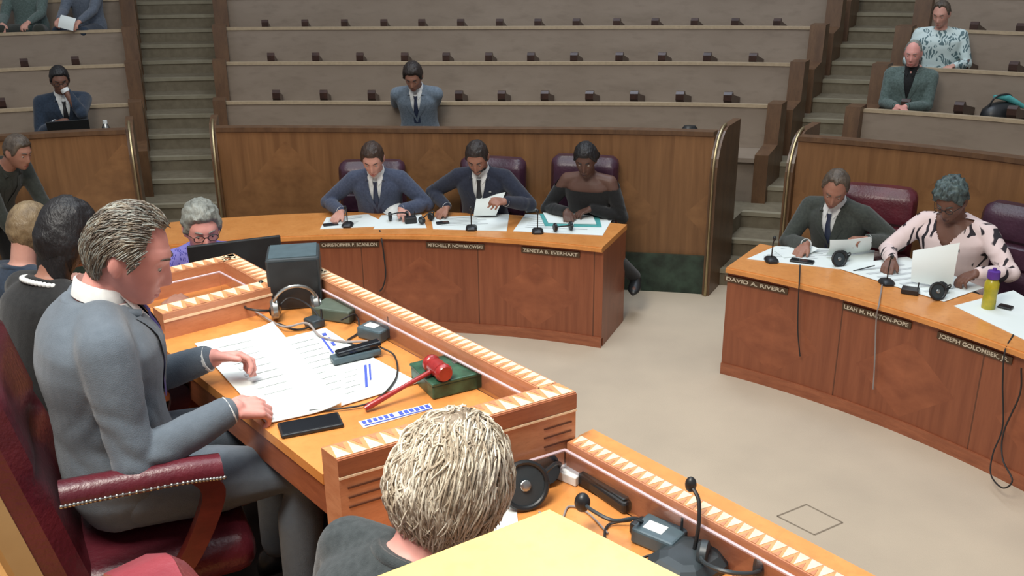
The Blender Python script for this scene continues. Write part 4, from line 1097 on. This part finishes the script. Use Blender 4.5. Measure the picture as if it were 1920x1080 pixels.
headset('dark headset right of the microphone of the woman in black', on(1056, 434, z), .3, .85, 70)
phone('dark phone left of the papers of the man in the blue suit', (606, 424), (634, 421), z, .06)
phone('dark phone lying on the papers of the man lifting a sheet', (818, 420), (842, 418), z+.004, .05)
phone('dark phone at the right end of the centre desk', (1138, 412), (1160, 410), z, .07)
belt_unit('black receiver box between the two men on the centre desk', 770, 418, z, .2, .09, .07, .05, 'black', False)
belt_unit('pale receiver between the standing papers and the woman in black', 995, 398, z, .2, .10, .05, .03, 'silver', False)
cf = [on(718, 436, z+.004)]; a = at(718, 447, z); aa = math.degrees(atan2(a.y-CY, a.x-CX))
def hang(px, z_, off=.012, dR=0):
    a = at(px, 560, .4); an = math.degrees(atan2(a.y-CY, a.x-CX)); x, y = PC(4.455-off-dR, an); return (x, y, z_)
def hangpx(px, py, R=4.45):
    """point hanging in front of the desk face seen at a pixel"""
    lo, hi = -.2, 1.0
    for _ in range(40):
        m_ = (lo+hi)/2; p = at(px, py, m_)
        if hypot(p.x-CX, p.y-CY) > R: lo = m_
        else: hi = m_
    p = at(px, py, m_); return (p.x, p.y, max(.006, m_))
cable('cable', 'dark cable hanging down the front of the centre desk', [on(712, 432, z+.004), hangpx(716, 452, 4.44), hangpx(720, 480), hangpx(723, 515), hangpx(718, 538), hangpx(712, 546)], .006)
cable('cable', 'cable hanging down the right desk below the man in grey', [on(1500, 497, z+.004), hangpx(1499, 526, 4.44), hangpx(1497, 560), hangpx(1496, 620), hangpx(1500, 668)], .0045)
cable('cable', 'pale cable hanging down the right desk below the woman', [on(1655, 528, z+.004), hangpx(1648, 570, 4.44), hangpx(1643, 600), hangpx(1640, 680), hangpx(1637, 730)], .0045, 'cable_grey')
cable('cable', 'long dark looped cable hanging at the right end of the right desk', [on(1900, 628, z+.004), hangpx(1884, 660, 4.44), hangpx(1880, 720), hangpx(1880, 800), hangpx(1862, 850, 4.40), hangpx(1858, 890, 4.35), hangpx(1880, 915, 4.30), hangpx(1898, 900, 4.3), hangpx(1880, 860, 4.38), hangpx(1882, 810, 4.42), hangpx(1912, 740), hangpx(1915, 690)], .0045)
# right council desk ------------------------------------------------
quad('white papers in front of the man in the dark grey suit', [(1455, 462), (1640, 470), (1635, 512), (1400, 486)], z, group=G, marks=[('grey_ink', lines(.1, .9, .15, .85, 6, 8))])
quad('white papers in front of the woman in the patterned blouse', [(1560, 500), (1700, 482), (1845, 540), (1770, 566)], z+.003, group=G, marks=[('grey_ink', lines(.1, .9, .15, .85, 7, 12))])
quad('white papers at the right edge past the yellow bottle', [(1788, 574), (1900, 545), (2010, 610), (1925, 640)], z, group=G)
quad('crumpled pale sheet at the left end of the right desk', [(1452, 470), (1500, 462), (1535, 474), (1470, 484)], z+.004, curl=.03, group=G)
desk_mic('black desk microphone at the left end of the right desk', 1446, 490, z, pi, .14, .03)
desk_mic('black desk microphone in front of the woman in the patterned blouse', 1662, 532, z, pi, .16, .03)
phone('black oval device between microphone and headset at the man in dark grey', (1482, 488), (1526, 494), z+.004, .07)
headset_ring('round-cupped headset in front of the man in the dark grey suit', 1572, 500, z, .050, .25)
headset_ring('round-cupped headset in front of the woman in the patterned blouse', 1756, 562, z, .050, .15)
belt_unit('black receiver box in front of the woman in the patterned blouse', 1706, 550, z, -.5, .10, .07, .035, 'black', False)
phone('dark mouse-like phone at the foot of the yellow bottle', (1872, 574), (1898, 580), z+.004, .06)
o = thing('drink_bottle', 'yellow drink bottle with purple cap on the right desk', 'bottle', on(1852, 578, z), 0)
t = MB(); t.lathe([(0, .001), (.036, .001), (.038, .01), (.037, .09), (.040, .13), (.040, .16), (.026, .185), (.020, .19), (0, .19)], n=24); t.build('bottle_body', M['yellow'], o, smooth=True, sharp=50)
t = MB(); t.lathe([(0, .188), (.034, .188), (.036, .20), (.034, .232), (.012, .236), (.010, .25), (0, .25)], n=24); t.build('cap', M['purple'], o, smooth=True, sharp=50)
# ------------------------------------------------------------------ who sits where
def headc(s, seat=.47, lean=8, bend=14, side=0, head=(0, 20, 0), nf=14, nk=.09, **k):
    p = V((0, 0, (seat+.085)*s)); L = .50*s; N = 24
    for i in range(N):
        th = radians(lean+bend*i/N); sd = radians(side); p = p+V((sin(sd), sin(th)*cos(sd), cos(th)*cos(sd)))*(L/N)
    ta = radians(lean+bend+nf); sd = radians(side); nd = V((sin(sd), sin(ta), cos(ta))).normalized()
    R = Matrix.Rotation(radians(head[0]), 3, 'Z')@Matrix.Rotation(-radians(head[1]), 3, 'X')@Matrix.Rotation(radians(head[2]), 3, 'Y')
    return p+nd*nk*s+R@V((0, .018, .075))*s
def cast(label, px, py, fz, yaw, Lw=None, Rw=None, xy=None, Rt=None, **k):
    """seat a person so the middle of the head is seen at a pixel; Lw/Rw wrists in world space"""
    kk = {a: b for a, b in k.items() if a in ('seat', 'lean', 'bend', 'side', 'head', 'nf', 'nk')}
    s = k.get('s', 1.0)
    if Rt:   # find the seat height that puts the hips at that distance from the hall's centre
        lo, hi = .20, .75
        for _ in range(30):
            m_ = (lo+hi)/2; kk['seat'] = m_; h = headc(s, **kk); hw = Matrix.Rotation(yaw, 3, 'Z')@h; w_ = at(px, py, fz+h.z)
            x, y = w_.x-hw.x-CX, w_.y-hw.y-CY; a_ = math.degrees(atan2(y, x))
            if hypot(x, y) > (PC_r(Rt, a_) if Rt > 6 else Rt): lo = m_
            else: hi = m_
        k['seat'] = max(m_, .30); kk['seat'] = k['seat']
    h = headc(s, **kk); Rz = Matrix.Rotation(yaw, 3, 'Z'); hw = Rz@h
    w_ = at(px, py, fz+h.z); loc = V((w_.x-hw.x, w_.y-hw.y, fz))
    if xy: loc = V((xy[0], xy[1], fz))
    inv = Rz.transposed()
    lf = k.pop('Lfoot', None)
    if lf is not None: a_ = Rz.transposed()@(V(lf)-loc); k['Lleg'] = ((a_.x*.55, .40, k.get('seat', .47)+.05), a_)
    if Lw is not None: k['Lh'] = inv@(V(Lw)-loc)
    if Rw is not None: k['Rh'] = inv@(V(Rw)-loc)
    return person(label, loc, yaw, **k), loc
def up_at(px, py, Y):
    d = ray(px, py); k = Y/d.y; return V((d.x*k, Y, CAMH+d.z*k))
def toC(px, py, z): p = at(px, py, z); p.z = 0; return yaw_to(p, CEN)
F = {n: fabric('cloth_'+n, c, c2) for n, c, c2 in [('navy', rgb(74, 82, 102), rgb(60, 68, 88)), ('deepnavy', rgb(44, 48, 62), rgb(34, 38, 52)), ('black', rgb(34, 34, 34), rgb(26, 26, 27)),
     ('greygreen', rgb(66, 70, 64), rgb(54, 58, 54)), ('slate', rgb(112, 124, 136), rgb(92, 104, 116)), ('bluegrey', rgb(100, 108, 120), rgb(82, 90, 102)), ('coal', rgb(66, 72, 74), rgb(52, 58, 60)),
     ('petrol', rgb(48, 60, 76), rgb(38, 48, 62)), ('olive', rgb(52, 54, 48), rgb(42, 44, 38)), ('tealgrey', rgb(96, 112, 108), rgb(74, 88, 84))]}
SH = {'white': flat('shirt_white', rgb(226, 228, 226), .8, spec=.2), 'blue': flat('shirt_pale_blue', rgb(188, 204, 216), .8, spec=.2), 'grey': flat('shirt_grey', rgb(150, 150, 148), .8)}
TI = {'navy': flat('tie_navy', rgb(40, 48, 72), .5), 'black': flat('tie_black', rgb(34, 34, 38), .5), 'grey': flat('tie_grey', rgb(62, 70, 78), .5), 'purple': flat('tie_purple', rgb(96, 84, 150), .5, c2=rgb(60, 60, 120), scale=60)}
def pattern(name, ground, marks, sc_, thr, dist=2.5):
    m, nt, b = nmat(name); v = coords(nt, 'Object', (1, 1, 1)); n_ = nt.nodes.new('ShaderNodeTexWave'); nt.links.new(v, n_.inputs[0])
    n_.inputs['Scale'].default_value = sc_; n_.inputs['Distortion'].default_value = dist*4; n_.inputs['Detail'].default_value = 1; n_.inputs['Detail Scale'].default_value = 1.2
    k = ramp(nt, n_.outputs['Fac'], thr, thr+.04); k2 = ramp(nt, nz(nt, v, sc_*1.4, 1), .50, .53)
    mm = nt.nodes.new('ShaderNodeMath'); mm.operation = 'MULTIPLY'; nt.links.new(k, mm.inputs[0]); nt.links.new(k2, mm.inputs[1])
    nt.links.new(mix(nt, mm.outputs[0], ground, marks), b.inputs['Base Color']); b.inputs['Roughness'].default_value = .85; return m
PT = {'blouse': pattern('blouse_print', rgb(226, 204, 200), rgb(40, 34, 40), 5.5, .66), 'floral': pattern('shirt_print', rgb(196, 212, 210), rgb(92, 116, 120), 10, .35, 3), 'purple': pattern('purple_print', rgb(118, 112, 182), rgb(64, 60, 140), 30, .5)}
zd = .785
# ---- three at the centre desk
cast('person in a blue suit and dark tie, leftmost of three at the centre desk', 699, 297, 0, toC(699, 297, 1.2), Rt=5.20, Lw=at(752, 392, .86), Rw=at(640, 396, .85),
     s=1.04, lean=14, bend=10, head=(0, 30, 0), sk='fair', hair='brown', cm=F['navy'], shirt=SH['white'], tie=TI['navy'], trs=F['navy'], Lc=.9, Rc=.5, Ld=(-.5, .8, -.3), Rd=(.4, .8, -.4), Lpole=(-.9, -.3, -.6), Rpole=(.9, -.3, -.6), shw=.98)
r, _ = cast('person in a dark navy suit lifting a white sheet, middle of the centre desk', 895, 294, 0, toC(895, 294, 1.2), Rt=5.20, Lw=at(948, 378, .98), Rw=at(838, 388, .86),
     s=1.04, lean=13, bend=10, head=(0, 34, 0), sk='tan', hair='dark', cm=F['deepnavy'], shirt=SH['white'], tie=TI['black'], trs=F['deepnavy'], beard=HR['dark'], Lc=1.0, Rc=.7, Ld=(.6, .7, .2), Ln=(.4, -.2, -1), Rd=(.5, .7, -.4), Lpole=(-.9, -.3, -.6), Rpole=(.9, -.3, -.6), hh=.012)
pin(r, -.085, .80, M['silver'])
def lifted(label, q, c=.03):
    """bent sheet given by four world corners (bottom-left, bottom-right, top-right, top-left)"""
    n = 10; q = [V(p) for p in q]; o_ = q[0].copy(); nr = (q[1]-q[0]).cross(q[3]-q[0]).normalized(); vs = []
    for i in range(n+1):
        for j in range(n+1):
            p = q[0].lerp(q[1], i/n).lerp(q[3].lerp(q[2], i/n), j/n)+nr*c*sin(pi*j/n)+nr*c*.5*sin(pi*i/n); vs.append(p-o_)
    t = MB(); N = (n+1)**2; vs += [p+nr*.0015 for p in vs]; fs = []
    for i in range(n):
        for j in range(n):
            k = (i*(n+1)+j, (i+1)*(n+1)+j, (i+1)*(n+1)+j+1, i*(n+1)+j+1); fs += [k, tuple(a+N for a in reversed(k))]
    B = [i*(n+1) for i in range(n+1)]+[n*(n+1)+j for j in range(1, n+1)]+[i*(n+1)+n for i in range(n-1, -1, -1)]+[j for j in range(n-1, 0, -1)]
    for a, b in zip(B, B[1:]+B[:1]): fs.append((a, b, b+N, a+N))
    t.add(vs, fs); o = t.build('paper_sheet', M['paper'], None, smooth=True); o.location = o_; return tag(o, label, 'paper')
def up_at(px, py, Y):
    d = ray(px, py); k = Y/d.y; return V((d.x*k, Y, CAMH+d.z*k))
b0 = at(888, 404, zd+.02)
lifted('white sheet held upright by the person in the dark navy suit', [b0, at(930, 404, zd+.02), up_at(948, 360, b0.y+.03), up_at(893, 372, b0.y+.03)], .02)
o = thing('baseball_cap', 'white rounded cap held on the desk by the person in the blue suit', 'cap', on(738, 396, zd+.002), .2)
t = MB(); t.sphere((0, 0, .0), (.085, .075, .085), 18, 12); t.v = [V((p.x, p.y, max(p.z, 0))) for p in t.v]; t.build('crown', M['white'], o, smooth=True)
t = MB(); t.loft([[V((.085*cos(a)*k, -.03-.11*sin(a)*k, z_)) for a in [pi*i/12 for i in range(13)]] for k, z_ in ((1, .004), (1, .010))]); t.build('brim', M['white'], o)
fo = up_at(1192, 520, 7.05)
cast('person in a black off-shoulder top, rightmost of three at the centre desk', 1098, 298, 0, toC(1098, 298, 1.2), Rt=5.30, Lw=at(1108, 392, .87), Rw=at(1062, 396, .86),
     s=1.0, lean=10, bend=10, head=(6, 26, 0), sk='dark', hair='black', line='updo', fem=1, top='bare', cm=F['black'], Lc=.6, Rc=.6, Ld=(.8, .6, -.2), Rd=(-.4, .8, -.3), Lpole=(-.9, -.3, -.7), Rpole=(.9, -.3, -.7), hh=.018, shw=.95,
     hairfn=lambda n, az, el: .03*g((az-100)/40, 1)*(1 if n.x < 0 else 0)*g((el+10)/30, 1), knee=.1, Lfoot=fo)
# ---- right desk
r, _ = cast('person in a dark grey suit and blue tie at the right desk', 1566, 352, 0, toC(1566, 352, 1.2)-.05, Lw=at(1626, 450, .90), Rw=at(1512, 458, .85),
     s=1.06, lean=12, bend=12, head=(18, 34, -8), sk='tan', hair='greyd', line='receding', cm=F['greygreen'], shirt=SH['white'], tie=TI['navy'], trs=F['greygreen'], Lc=.8, Rc=.5, Rd=(.1, .9, -.4), Lpole=(-.8, -.3, -.7), Rpole=(.9, -.3, -.6), fat=1.05)
b0 = at(1548, 478, zd+.02)
lifted('white sheet tilted up by the person in the dark grey suit', [b0, at(1630, 470, zd+.02), up_at(1632, 444, 6.05), up_at(1556, 450, 6.05)], .02)
r, _ = cast('person with grey-green curls in a pink and black patterned blouse at the right desk', 1784, 376, 0, toC(1784, 376, 1.2), Lw=at(1832, 512, .88), Rw=at(1672, 486, .86),
     s=1.06, lean=8, bend=12, head=(0, 30, 0), sk='deep', hair='teal', line='updo', fem=1, top='vneck', cm=PT['blouse'], trs=F['black'], glasses=M['black'], fat=1.15, Lc=.7, Rc=.9, Rd=(-.2, .9, -.4), Ld=(.5, .8, -.3), Lpole=(-.9, -.2, -.7), Rpole=(.9, -.2, -.6), hh=.022, hnoise=.014, wrinkle=.006,
     hairfn=lambda n, az, el: .016*sm(.2, .9, n.z)+.010*noise.noise(V((n.x*9, n.y*9, n.z*9))))
b0 = at(1708, 528, zd+.02)
lifted('white sheet held up by the person in the pink patterned blouse', [b0, at(1785, 540, zd+.02), up_at(1800, 455, 5.45), up_at(1712, 470, 5.62)], .02)
a = at(1640, 498, zd+.03); b = at(1600, 508, zd+.006); t = MB(); t.tube([V((0, 0, 0)), b-a], .004, 8); o = t.build('pen', M['black'], None); o.location = a; tag(o, 'dark pen in the right hand of the person in the pink blouse', 'pen')
# ---- gallery
cast('person in a grey suit alone in the first bench row behind the centre desk', 775, 143, tierz(1), toC(775, 143, 1.6), Rt=backR(1)-.30, Lw=at(800, 212, tierz(1)+.62), Rw=at(745, 212, tierz(1)+.62),
     s=1.03, seat=.44, lean=12, bend=16, head=(-4, 32, 0), sk='tan', hair='dark', cm=F['slate'], shirt=SH['white'], tie=TI['navy'], trs=F['slate'], vox=.009, hh=.022, knee=.11)
r, l0 = cast('person in a petrol suit with a hand on the chin, in the left gallery section', 112, 150, tierz(1), toC(112, 150, 1.6)+.05, Rt=backR(1)-.30, s=1.03, seat=.44, lean=8, bend=14, head=(0, 18, 0), sk='deep', hair='black', cm=F['petrol'], shirt=SH['white'], tie=TI['black'], trs=F['petrol'], vox=.009, hh=.012, fat=1.08,
     Lh=(-.02, .30, 1.10), Rh=(.10, .36, .80), Ld=(.2, .1, 1), Ln=(.2, -1, .1), Lc=1.6, Lpole=(-.5, .3, -1), glasses=M['black'])
o = thing('laptop', 'black laptop on the lap of the person with a hand on the chin', 'laptop', r.world(V((0, .36, .62))), toC(112, 150, 1.6))
t = MB(); t.box((0, 0, .01), (.36, .25, .018), bev=.004); t.build('keyboard_base', M['black'], o); t = MB(); t.box((0, .16, .12), (.36, .012, .24), Matrix.Rotation(-.4, 3, 'X'), bev=.004); t.build('screen_lid', M['black'], o)
cast('bald person in a grey jacket and black shirt with folded hands, right gallery section', 1712, 100, tierz(2), toC(1712, 100, 1.7)+.1, Rt=backR(2)-.28, s=.97, seat=.39, lean=0, bend=10, head=(0, 14, 0), Lh=(-.03, .30, .56), Rh=(.06, .32, .56), Ld=(.8, .5, -.1), Rd=(-.8, .5, -.1), sk='pink', hair='grey', line='bald', hh=.004,
     cm=F['tealgrey'], shirt=F['black'], trs=F['coal'], vox=.009, fat=1.1, brow=HR['grey'], vdeep=.30, lapel=True)
cast('person in a short-sleeved light floral shirt at the top right', 1765, 26, tierz(3), toC(1765, 26, 2.0)+.05, Rt=backR(3)-.28, s=1.0, seat=.38, lean=2, bend=10, head=(-6, 22, 0), Lh=(-.20, .32, .56), Rh=(.16, .34, .56), sk='fair', hair='greyd', line='receding', top='tee', cm=PT['floral'], trs=F['coal'], vox=.009, fat=1.22)
def row_seat(px, py, k, R):
    z_ = tierz(k)+.6; lo, hi = 20, 140
    best = min([(abs(_px(PC(R, a/4), z_)-px), a/4) for a in range(60, 560)])[1]; return PC(R, best)
def _px(xy, z_):
    dep = xy[1]*cos(PITCH)-(z_-CAMH)*sin(PITCH); return 960+FPX*xy[0]/dep
xy = row_seat(62, 30, 4, backR(4)-.34)
cast('seated person in grey-green clothes in the top left corner', 0, 0, tierz(4), yaw_to((*xy, 0), CEN)-.3, xy=xy, s=1.0, seat=.44, lean=-4, bend=6, head=(0, 0, 0), Lh=(-.10, .40, .66), Rh=(.20, .36, .64), sk='fair', hair='brown', top='tee', cm=F['tealgrey'], trs=F['olive'], vox=.009, knee=.20, knz=.10)
xy = row_seat(178, 30, 4, backR(4)-.34)
r, _ = cast('seated person in pale blue holding a leaflet at the top left', 0, 0, tierz(4), yaw_to((*xy, 0), CEN)-.5, xy=xy, s=1.0, seat=.44, lean=-2, bend=10, head=(0, 10, 0), Lh=(-.14, .45, .66), Rh=(.10, .45, .68), sk='fair', hair='grey', top='tee', cm=F['bluegrey'], trs=F['petrol'], vox=.009, knee=.16, knz=.06)
p = r.world(V((-.05, .56, .66))); lifted('small white and blue leaflet held over the bench at the top left', [p+V((-.10, -.02, -.05)), p+V((.08, -.06, -.09)), p+V((.12, -.02, .04)), p+V((-.06, .02, .08))], .01)
# standing at the left edge of the floor
h_ = at(6, 236, 1.58)
r = person('person in dark olive clothes bending over at the left edge of the floor', (h_.x-.30, h_.y+.10, 0), radians(250), s=1.0, seat=.80, legs='stand', lean=24, bend=24, head=(0, 20, 0), Lh=(-.05, .62, .80), Rh=(.25, .55, .75), sk='tan', hair='greyd', cm=F['olive'], top='coat', trs=F['black'], vox=.009, eyes=True)
o = thing('equipment_cabinet', 'tall black equipment box at the left edge below the bending person', 'cabinet', (*at(8, 470, .0).xy, 0), .1)
t = MB(); t.box((0, 0, .42), (.42, .40, .84), bev=.01); t.build('case', M['black'], o); t = MB(); t.box((0, -.203, .42), (.36, .008, .74)); t.build('door', M['dgrey'], o)
# ---- dais
# clerk with glasses beyond the far rim
r, l0 = cast('grey-haired person with glasses and a purple patterned sleeve behind the black monitor', 378, 427, .40, yaw_to(at(378, 418, 1.7), (.35, 0, 0)), s=1.04, seat=.41, lean=14, bend=14, head=(4, 16, 0), Rw=at(352, 520, 1.35), Lw=at(396, 508, 1.645), sk='pink', hair='grey', line='short', top='tee', cm=PT['purple'], trs=F['black'], glasses=M['black'], hh=.020, hnoise=.010, vox=.0065,
     Ld=(.1, .9, -.3), Rd=(.1, .9, -.2), Lc=.4, Rc=.4)
# long black hair
hcp = dict(s=.98, seat=.46, lean=10, bend=10)
r, l0 = cast('person with long black hair and beaded collar behind the person in grey', 128, 440, FL_, YD+.25, head=(0, 16, 0), Lh=(-.2, .42, .80), Rh=(.18, .44, .80), sk='tan', hair='black', line='long', fem=1, top='coat', cm=F['black'], trs=F['black'], hh=.014, hnoise=.004, vox=.0065,
     hairfn=lambda n, az, el: (.008+.035*sm(20, -60, el))*sm(70, 110, az), **hcp)
t = MB(); rings = []
for i in range(14):   # long hair falling behind the shoulders
    k = i/13; z_ = -.02-.36*k; c = r.H(V((0, -.055-.030*sin(pi*k), 0)))+V((0, 0, z_*r.s)); w_ = .086*(1-.25*k)*r.s; d_ = .052*(1-.35*k)*r.s
    rings.append([c+V((cos(a)*w_*(1+.05*noise.noise(V((a*3, k*2, 1)))), sin(a)*d_, 0)) for a in [2*pi*j/26 for j in range(26)]])
t.loft(rings); t.build('hair_length', HR['black'], r.o, smooth=True)
t = MB()
for i in range(22):
    a = pi*(1.02+.96*i/21); c = r.nb-r.up*.015*r.s; t.sphere(c+(r.rt*cos(a)*.098+r.fw*sin(a)*.098)*r.s, (.010, .010, .010), 8, 6)
t.build('beaded_collar', M['white'], r.o, smooth=True)
leather_chair('dark leather chair under the person with long black hair', (l0.x, l0.y, FL_), YD+.25, w=.50, top=.95, seat=.44, mat='leather', arms=False)
r, l0 = cast('light-haired person in dark blue clothes at the left edge of the dais', 56, 432, .40, YD+.4, head=(0, 10, 0), Lh=(-.2, .40, .80), Rh=(.2, .40, .80), sk='fair', hair='lightbrown', line='bob', fem=1, top='coat', cm=F['petrol'], trs=F['black'], hh=.016, s=1.0, seat=.46, lean=6, bend=10)
leather_chair('dark leather chair under the light-haired person at the left edge', (l0.x, l0.y, .40), YD+.4, w=.50, top=.95, seat=.44, mat='leather', arms=False)
# ---- man in grey (foreground)
suit = fabric('cloth_foreground_grey', rgb(98, 108, 118), rgb(92, 102, 112), 40, .3)
r, l0 = cast('person in a grey-blue suit turning papers in the big nailhead chair, foreground left', 238, 478, FP, YD-.24, s=1.04, seat=.49, lean=-9, bend=20, nf=30, nk=.055, head=(-16, 24, 0), Rw=at(432, 768, ZT+.075), Lw=at(392, 672, ZT+.085),
     Rd=(-.25, .9, -.25), Ld=(.25, .95, .0), Ln=(.55, 0, -.9), Rn=(-.3, 0, -1), Rc=.75, Lc=.9, sk='pink', hair='saltpepper', line='receding', hh=.010, hnoise=.004, cm=suit, shirt=SH['white'], tie=TI['purple'], trs=suit, vox=.0042, wrinkle=.0065, Rpole=(.25, -1.0, -.6), Lpole=(-.3, -.4, -1), fat=1.10, brow=HR['greyd'], shw=1.02, knee=.15)
leather_chair('large burgundy leather chair with nailhead armrests under the person in grey', (l0.x-.0, l0.y-.0, FP), YD-.26, w=.60, top=1.40, seat=.46, tilt=12, mat='leather', shell='tan_shell', nails=True, thick=.10, round_=.08, armz=.73, armf=.22, armb=-.16)
def locks(rr, mats, N, start, steps, step, rad, off, flow, seed=3, name='hair_strands', keep=None, below=-.08):
    """strand tubes following the scalp, one mesh; start(rnd)->unit vector in head space"""
    R_ = random.Random(seed); t = MB()
    for i in range(N):
        n = V(start(R_)).normalized(); pts = []; o_ = off(n)*R_.uniform(.8, 1.15); wig = R_.uniform(-1, 1); mi = R_.choice(range(len(mats)))
        for k in range(steps):
            p = headbase(n, o_(k/steps) if callable(o_) else o_*(1+.10*sin(k*.9+wig*3))); pts.append(rr.H(p))
            f = flow(n, wig, k/steps); f = f-n*f.dot(n); 
            if f.length < 1e-4: break
            n = (n+f.normalized()*step).normalized()
            if keep and not keep(n): break
        if len(pts) > 3:
            m_ = len(pts); t.tube(pts, [rad*rr.s*(.5+.5*sin(pi*min(1, .15+.85*j/(m_-1)))**.6)+.0003 for j in range(m_)], 5, mi)
    return t.build(name, mats, rr.o, smooth=True)
def keep_short(n):
    az = abs(math.degrees(atan2(n.x, n.y))); el = math.degrees(math.asin(max(-1, min(1, n.z)))); return el > hairline(az, LINES['receding'])-2
def st_scalp(R_):
    while True:
        n = V((R_.gauss(0, 1), R_.gauss(0, 1), R_.gauss(0, 1))).normalized()
        if keep_short(n) and (n.z > -.2 or n.y < 0): return n
locks(r, [HR['saltpepper'], HR['grey'], HR['greyd']], 2600, st_scalp, 8, .05, .0012, lambda n: .0125+.005*max(0, n.z), lambda n, w_, k: V((n.x*.5+w_*.35, -1.0 if n.z > .1 else -.35, -.2 if n.z > .4 else -1.0)), keep=keep_short)
# ---- blonde person from behind
r, l0 = cast('person with tousled ash blonde hair seen from behind, bottom centre', 842, 914, FL_, YD+.12, s=.98, seat=.55, lean=12, bend=14, nk=.055, head=(-6, 22, 0), Lh=(-.22, .36, .86), Rh=(.14, .44, .86), sk='pink', hair='blonde_d', line='bob', fem=1, top='coat', cm=F['coal'], trs=F['black'], vox=.0055, hh=.014, hnoise=.004, brow=HR['blonde_d'],
     hairfn=lambda n, az, el: .008*sm(0, .7, n.z)+.010*sm(100, 160, az)*sm(-50, 0, el))
def st_crown(R_):
    while True:
        n = V((R_.gauss(0, 1), R_.gauss(-.25, 1), abs(R_.gauss(0, 1))-.35)).normalized()
        az = abs(math.degrees(atan2(n.x, n.y)))
        if math.degrees(math.asin(n.z)) > hairline(az, LINES['bob'])+12: return n
def keep_bob(n):
    az = abs(math.degrees(atan2(n.x, n.y))); return math.degrees(math.asin(max(-1, min(1, n.z)))) > hairline(az, LINES['bob'])-6 and n.z > -.97
locks(r, [HR['blonde'], HR['blonde_l'], HR['blonde_d'], HR['blonde_l'], HR['blonde']], 6500, st_crown, 15, .075, .0012, lambda n: .019+.008*max(0, n.z)+.008*max(0, -n.y),
      lambda n, w_, k: V((n.x*.9+w_*1.3*sin(k*5+w_*6), (-.35 if n.y < .2 else .5)+.3*w_, -1.0 if n.z < .6 else -.2)), keep=keep_bob, seed=11)
locks(r, [HR['blonde'], HR['blonde_l']], 700, st_crown, 13, .085, .0017, lambda n: .022+.009*max(0, n.z)+.008*max(0, -n.y),
      lambda n, w_, k: V((n.x*.9+w_*2.0*sin(k*6+w_*6), (-.35 if n.y < .2 else .5)+.5*w_, -1.0 if n.z < .6 else -.2)), keep=keep_bob, seed=5, name='hair_locks')
o = thing('small_bag', 'tiny dark bag on the first bench row behind the parapet, left of the right aisle', 'bag', (*row_seat(1294, 240, 1, 7.2), tierz(1)), 0)
t = MB(); t.loft([[V((cos(a)*.10*k, sin(a)*.07*k, z_)) for a in [2*pi*i/14 for i in range(14)]] for k, z_ in ((.9, .001), (1, .1), (1, .6), (.8, .80), (.5, .84))]); t.build('bag_body', M['black'], o, smooth=True, sharp=50)
# ---- small things in the gallery
xy = row_seat(206, 215, 1, backR(1)-.30)
o = thing('water_bottle', 'tall white bottle beside the person with a hand on the chin', 'bottle', (*xy, tierz(1)+.43), 0)
t = MB(); t.lathe([(0, .001), (.036, .001), (.038, .01), (.038, .24), (.02, .28), (0, .28)], n=16); t.build('bottle_body', M['silver'], o, smooth=True, sharp=50); t = MB(); t.lathe([(0, .279), (.022, .279), (.022, .31), (0, .31)], n=14); t.build('cap', M['white'], o)
xy = row_seat(1880, 200, 2, backR(2)-.30)
o = thing('shoulder_bag', 'dark bag with a teal folded umbrella on the bench at the right edge', 'bag', (*xy, tierz(2)+.43), .2)
t = MB(); t.loft([[V((cos(a)*.20*k, sin(a)*.12*k, z_)) for a in [2*pi*i/18 for i in range(18)]] for k, z_ in ((.9, .001), (1, .05), (.92, .12), (.6, .17), (.2, .19))]); t.build('bag_body', M['black'], o, smooth=True, sharp=50)
t = MB(); t.tube(bez([(-.16, 0, .10), (-.10, -.03, .24), (.05, -.03, .25), (.12, 0, .12)], 6), .008, 8); t.build('strap', M['black'], o, smooth=True)
t = MB(); t.tube([(-.10, .0, .24), (.02, -.02, .23), (.20, -.05, .14)], [.012, .034, .020], 10); t.build('umbrella', M['teal'], o, smooth=True)
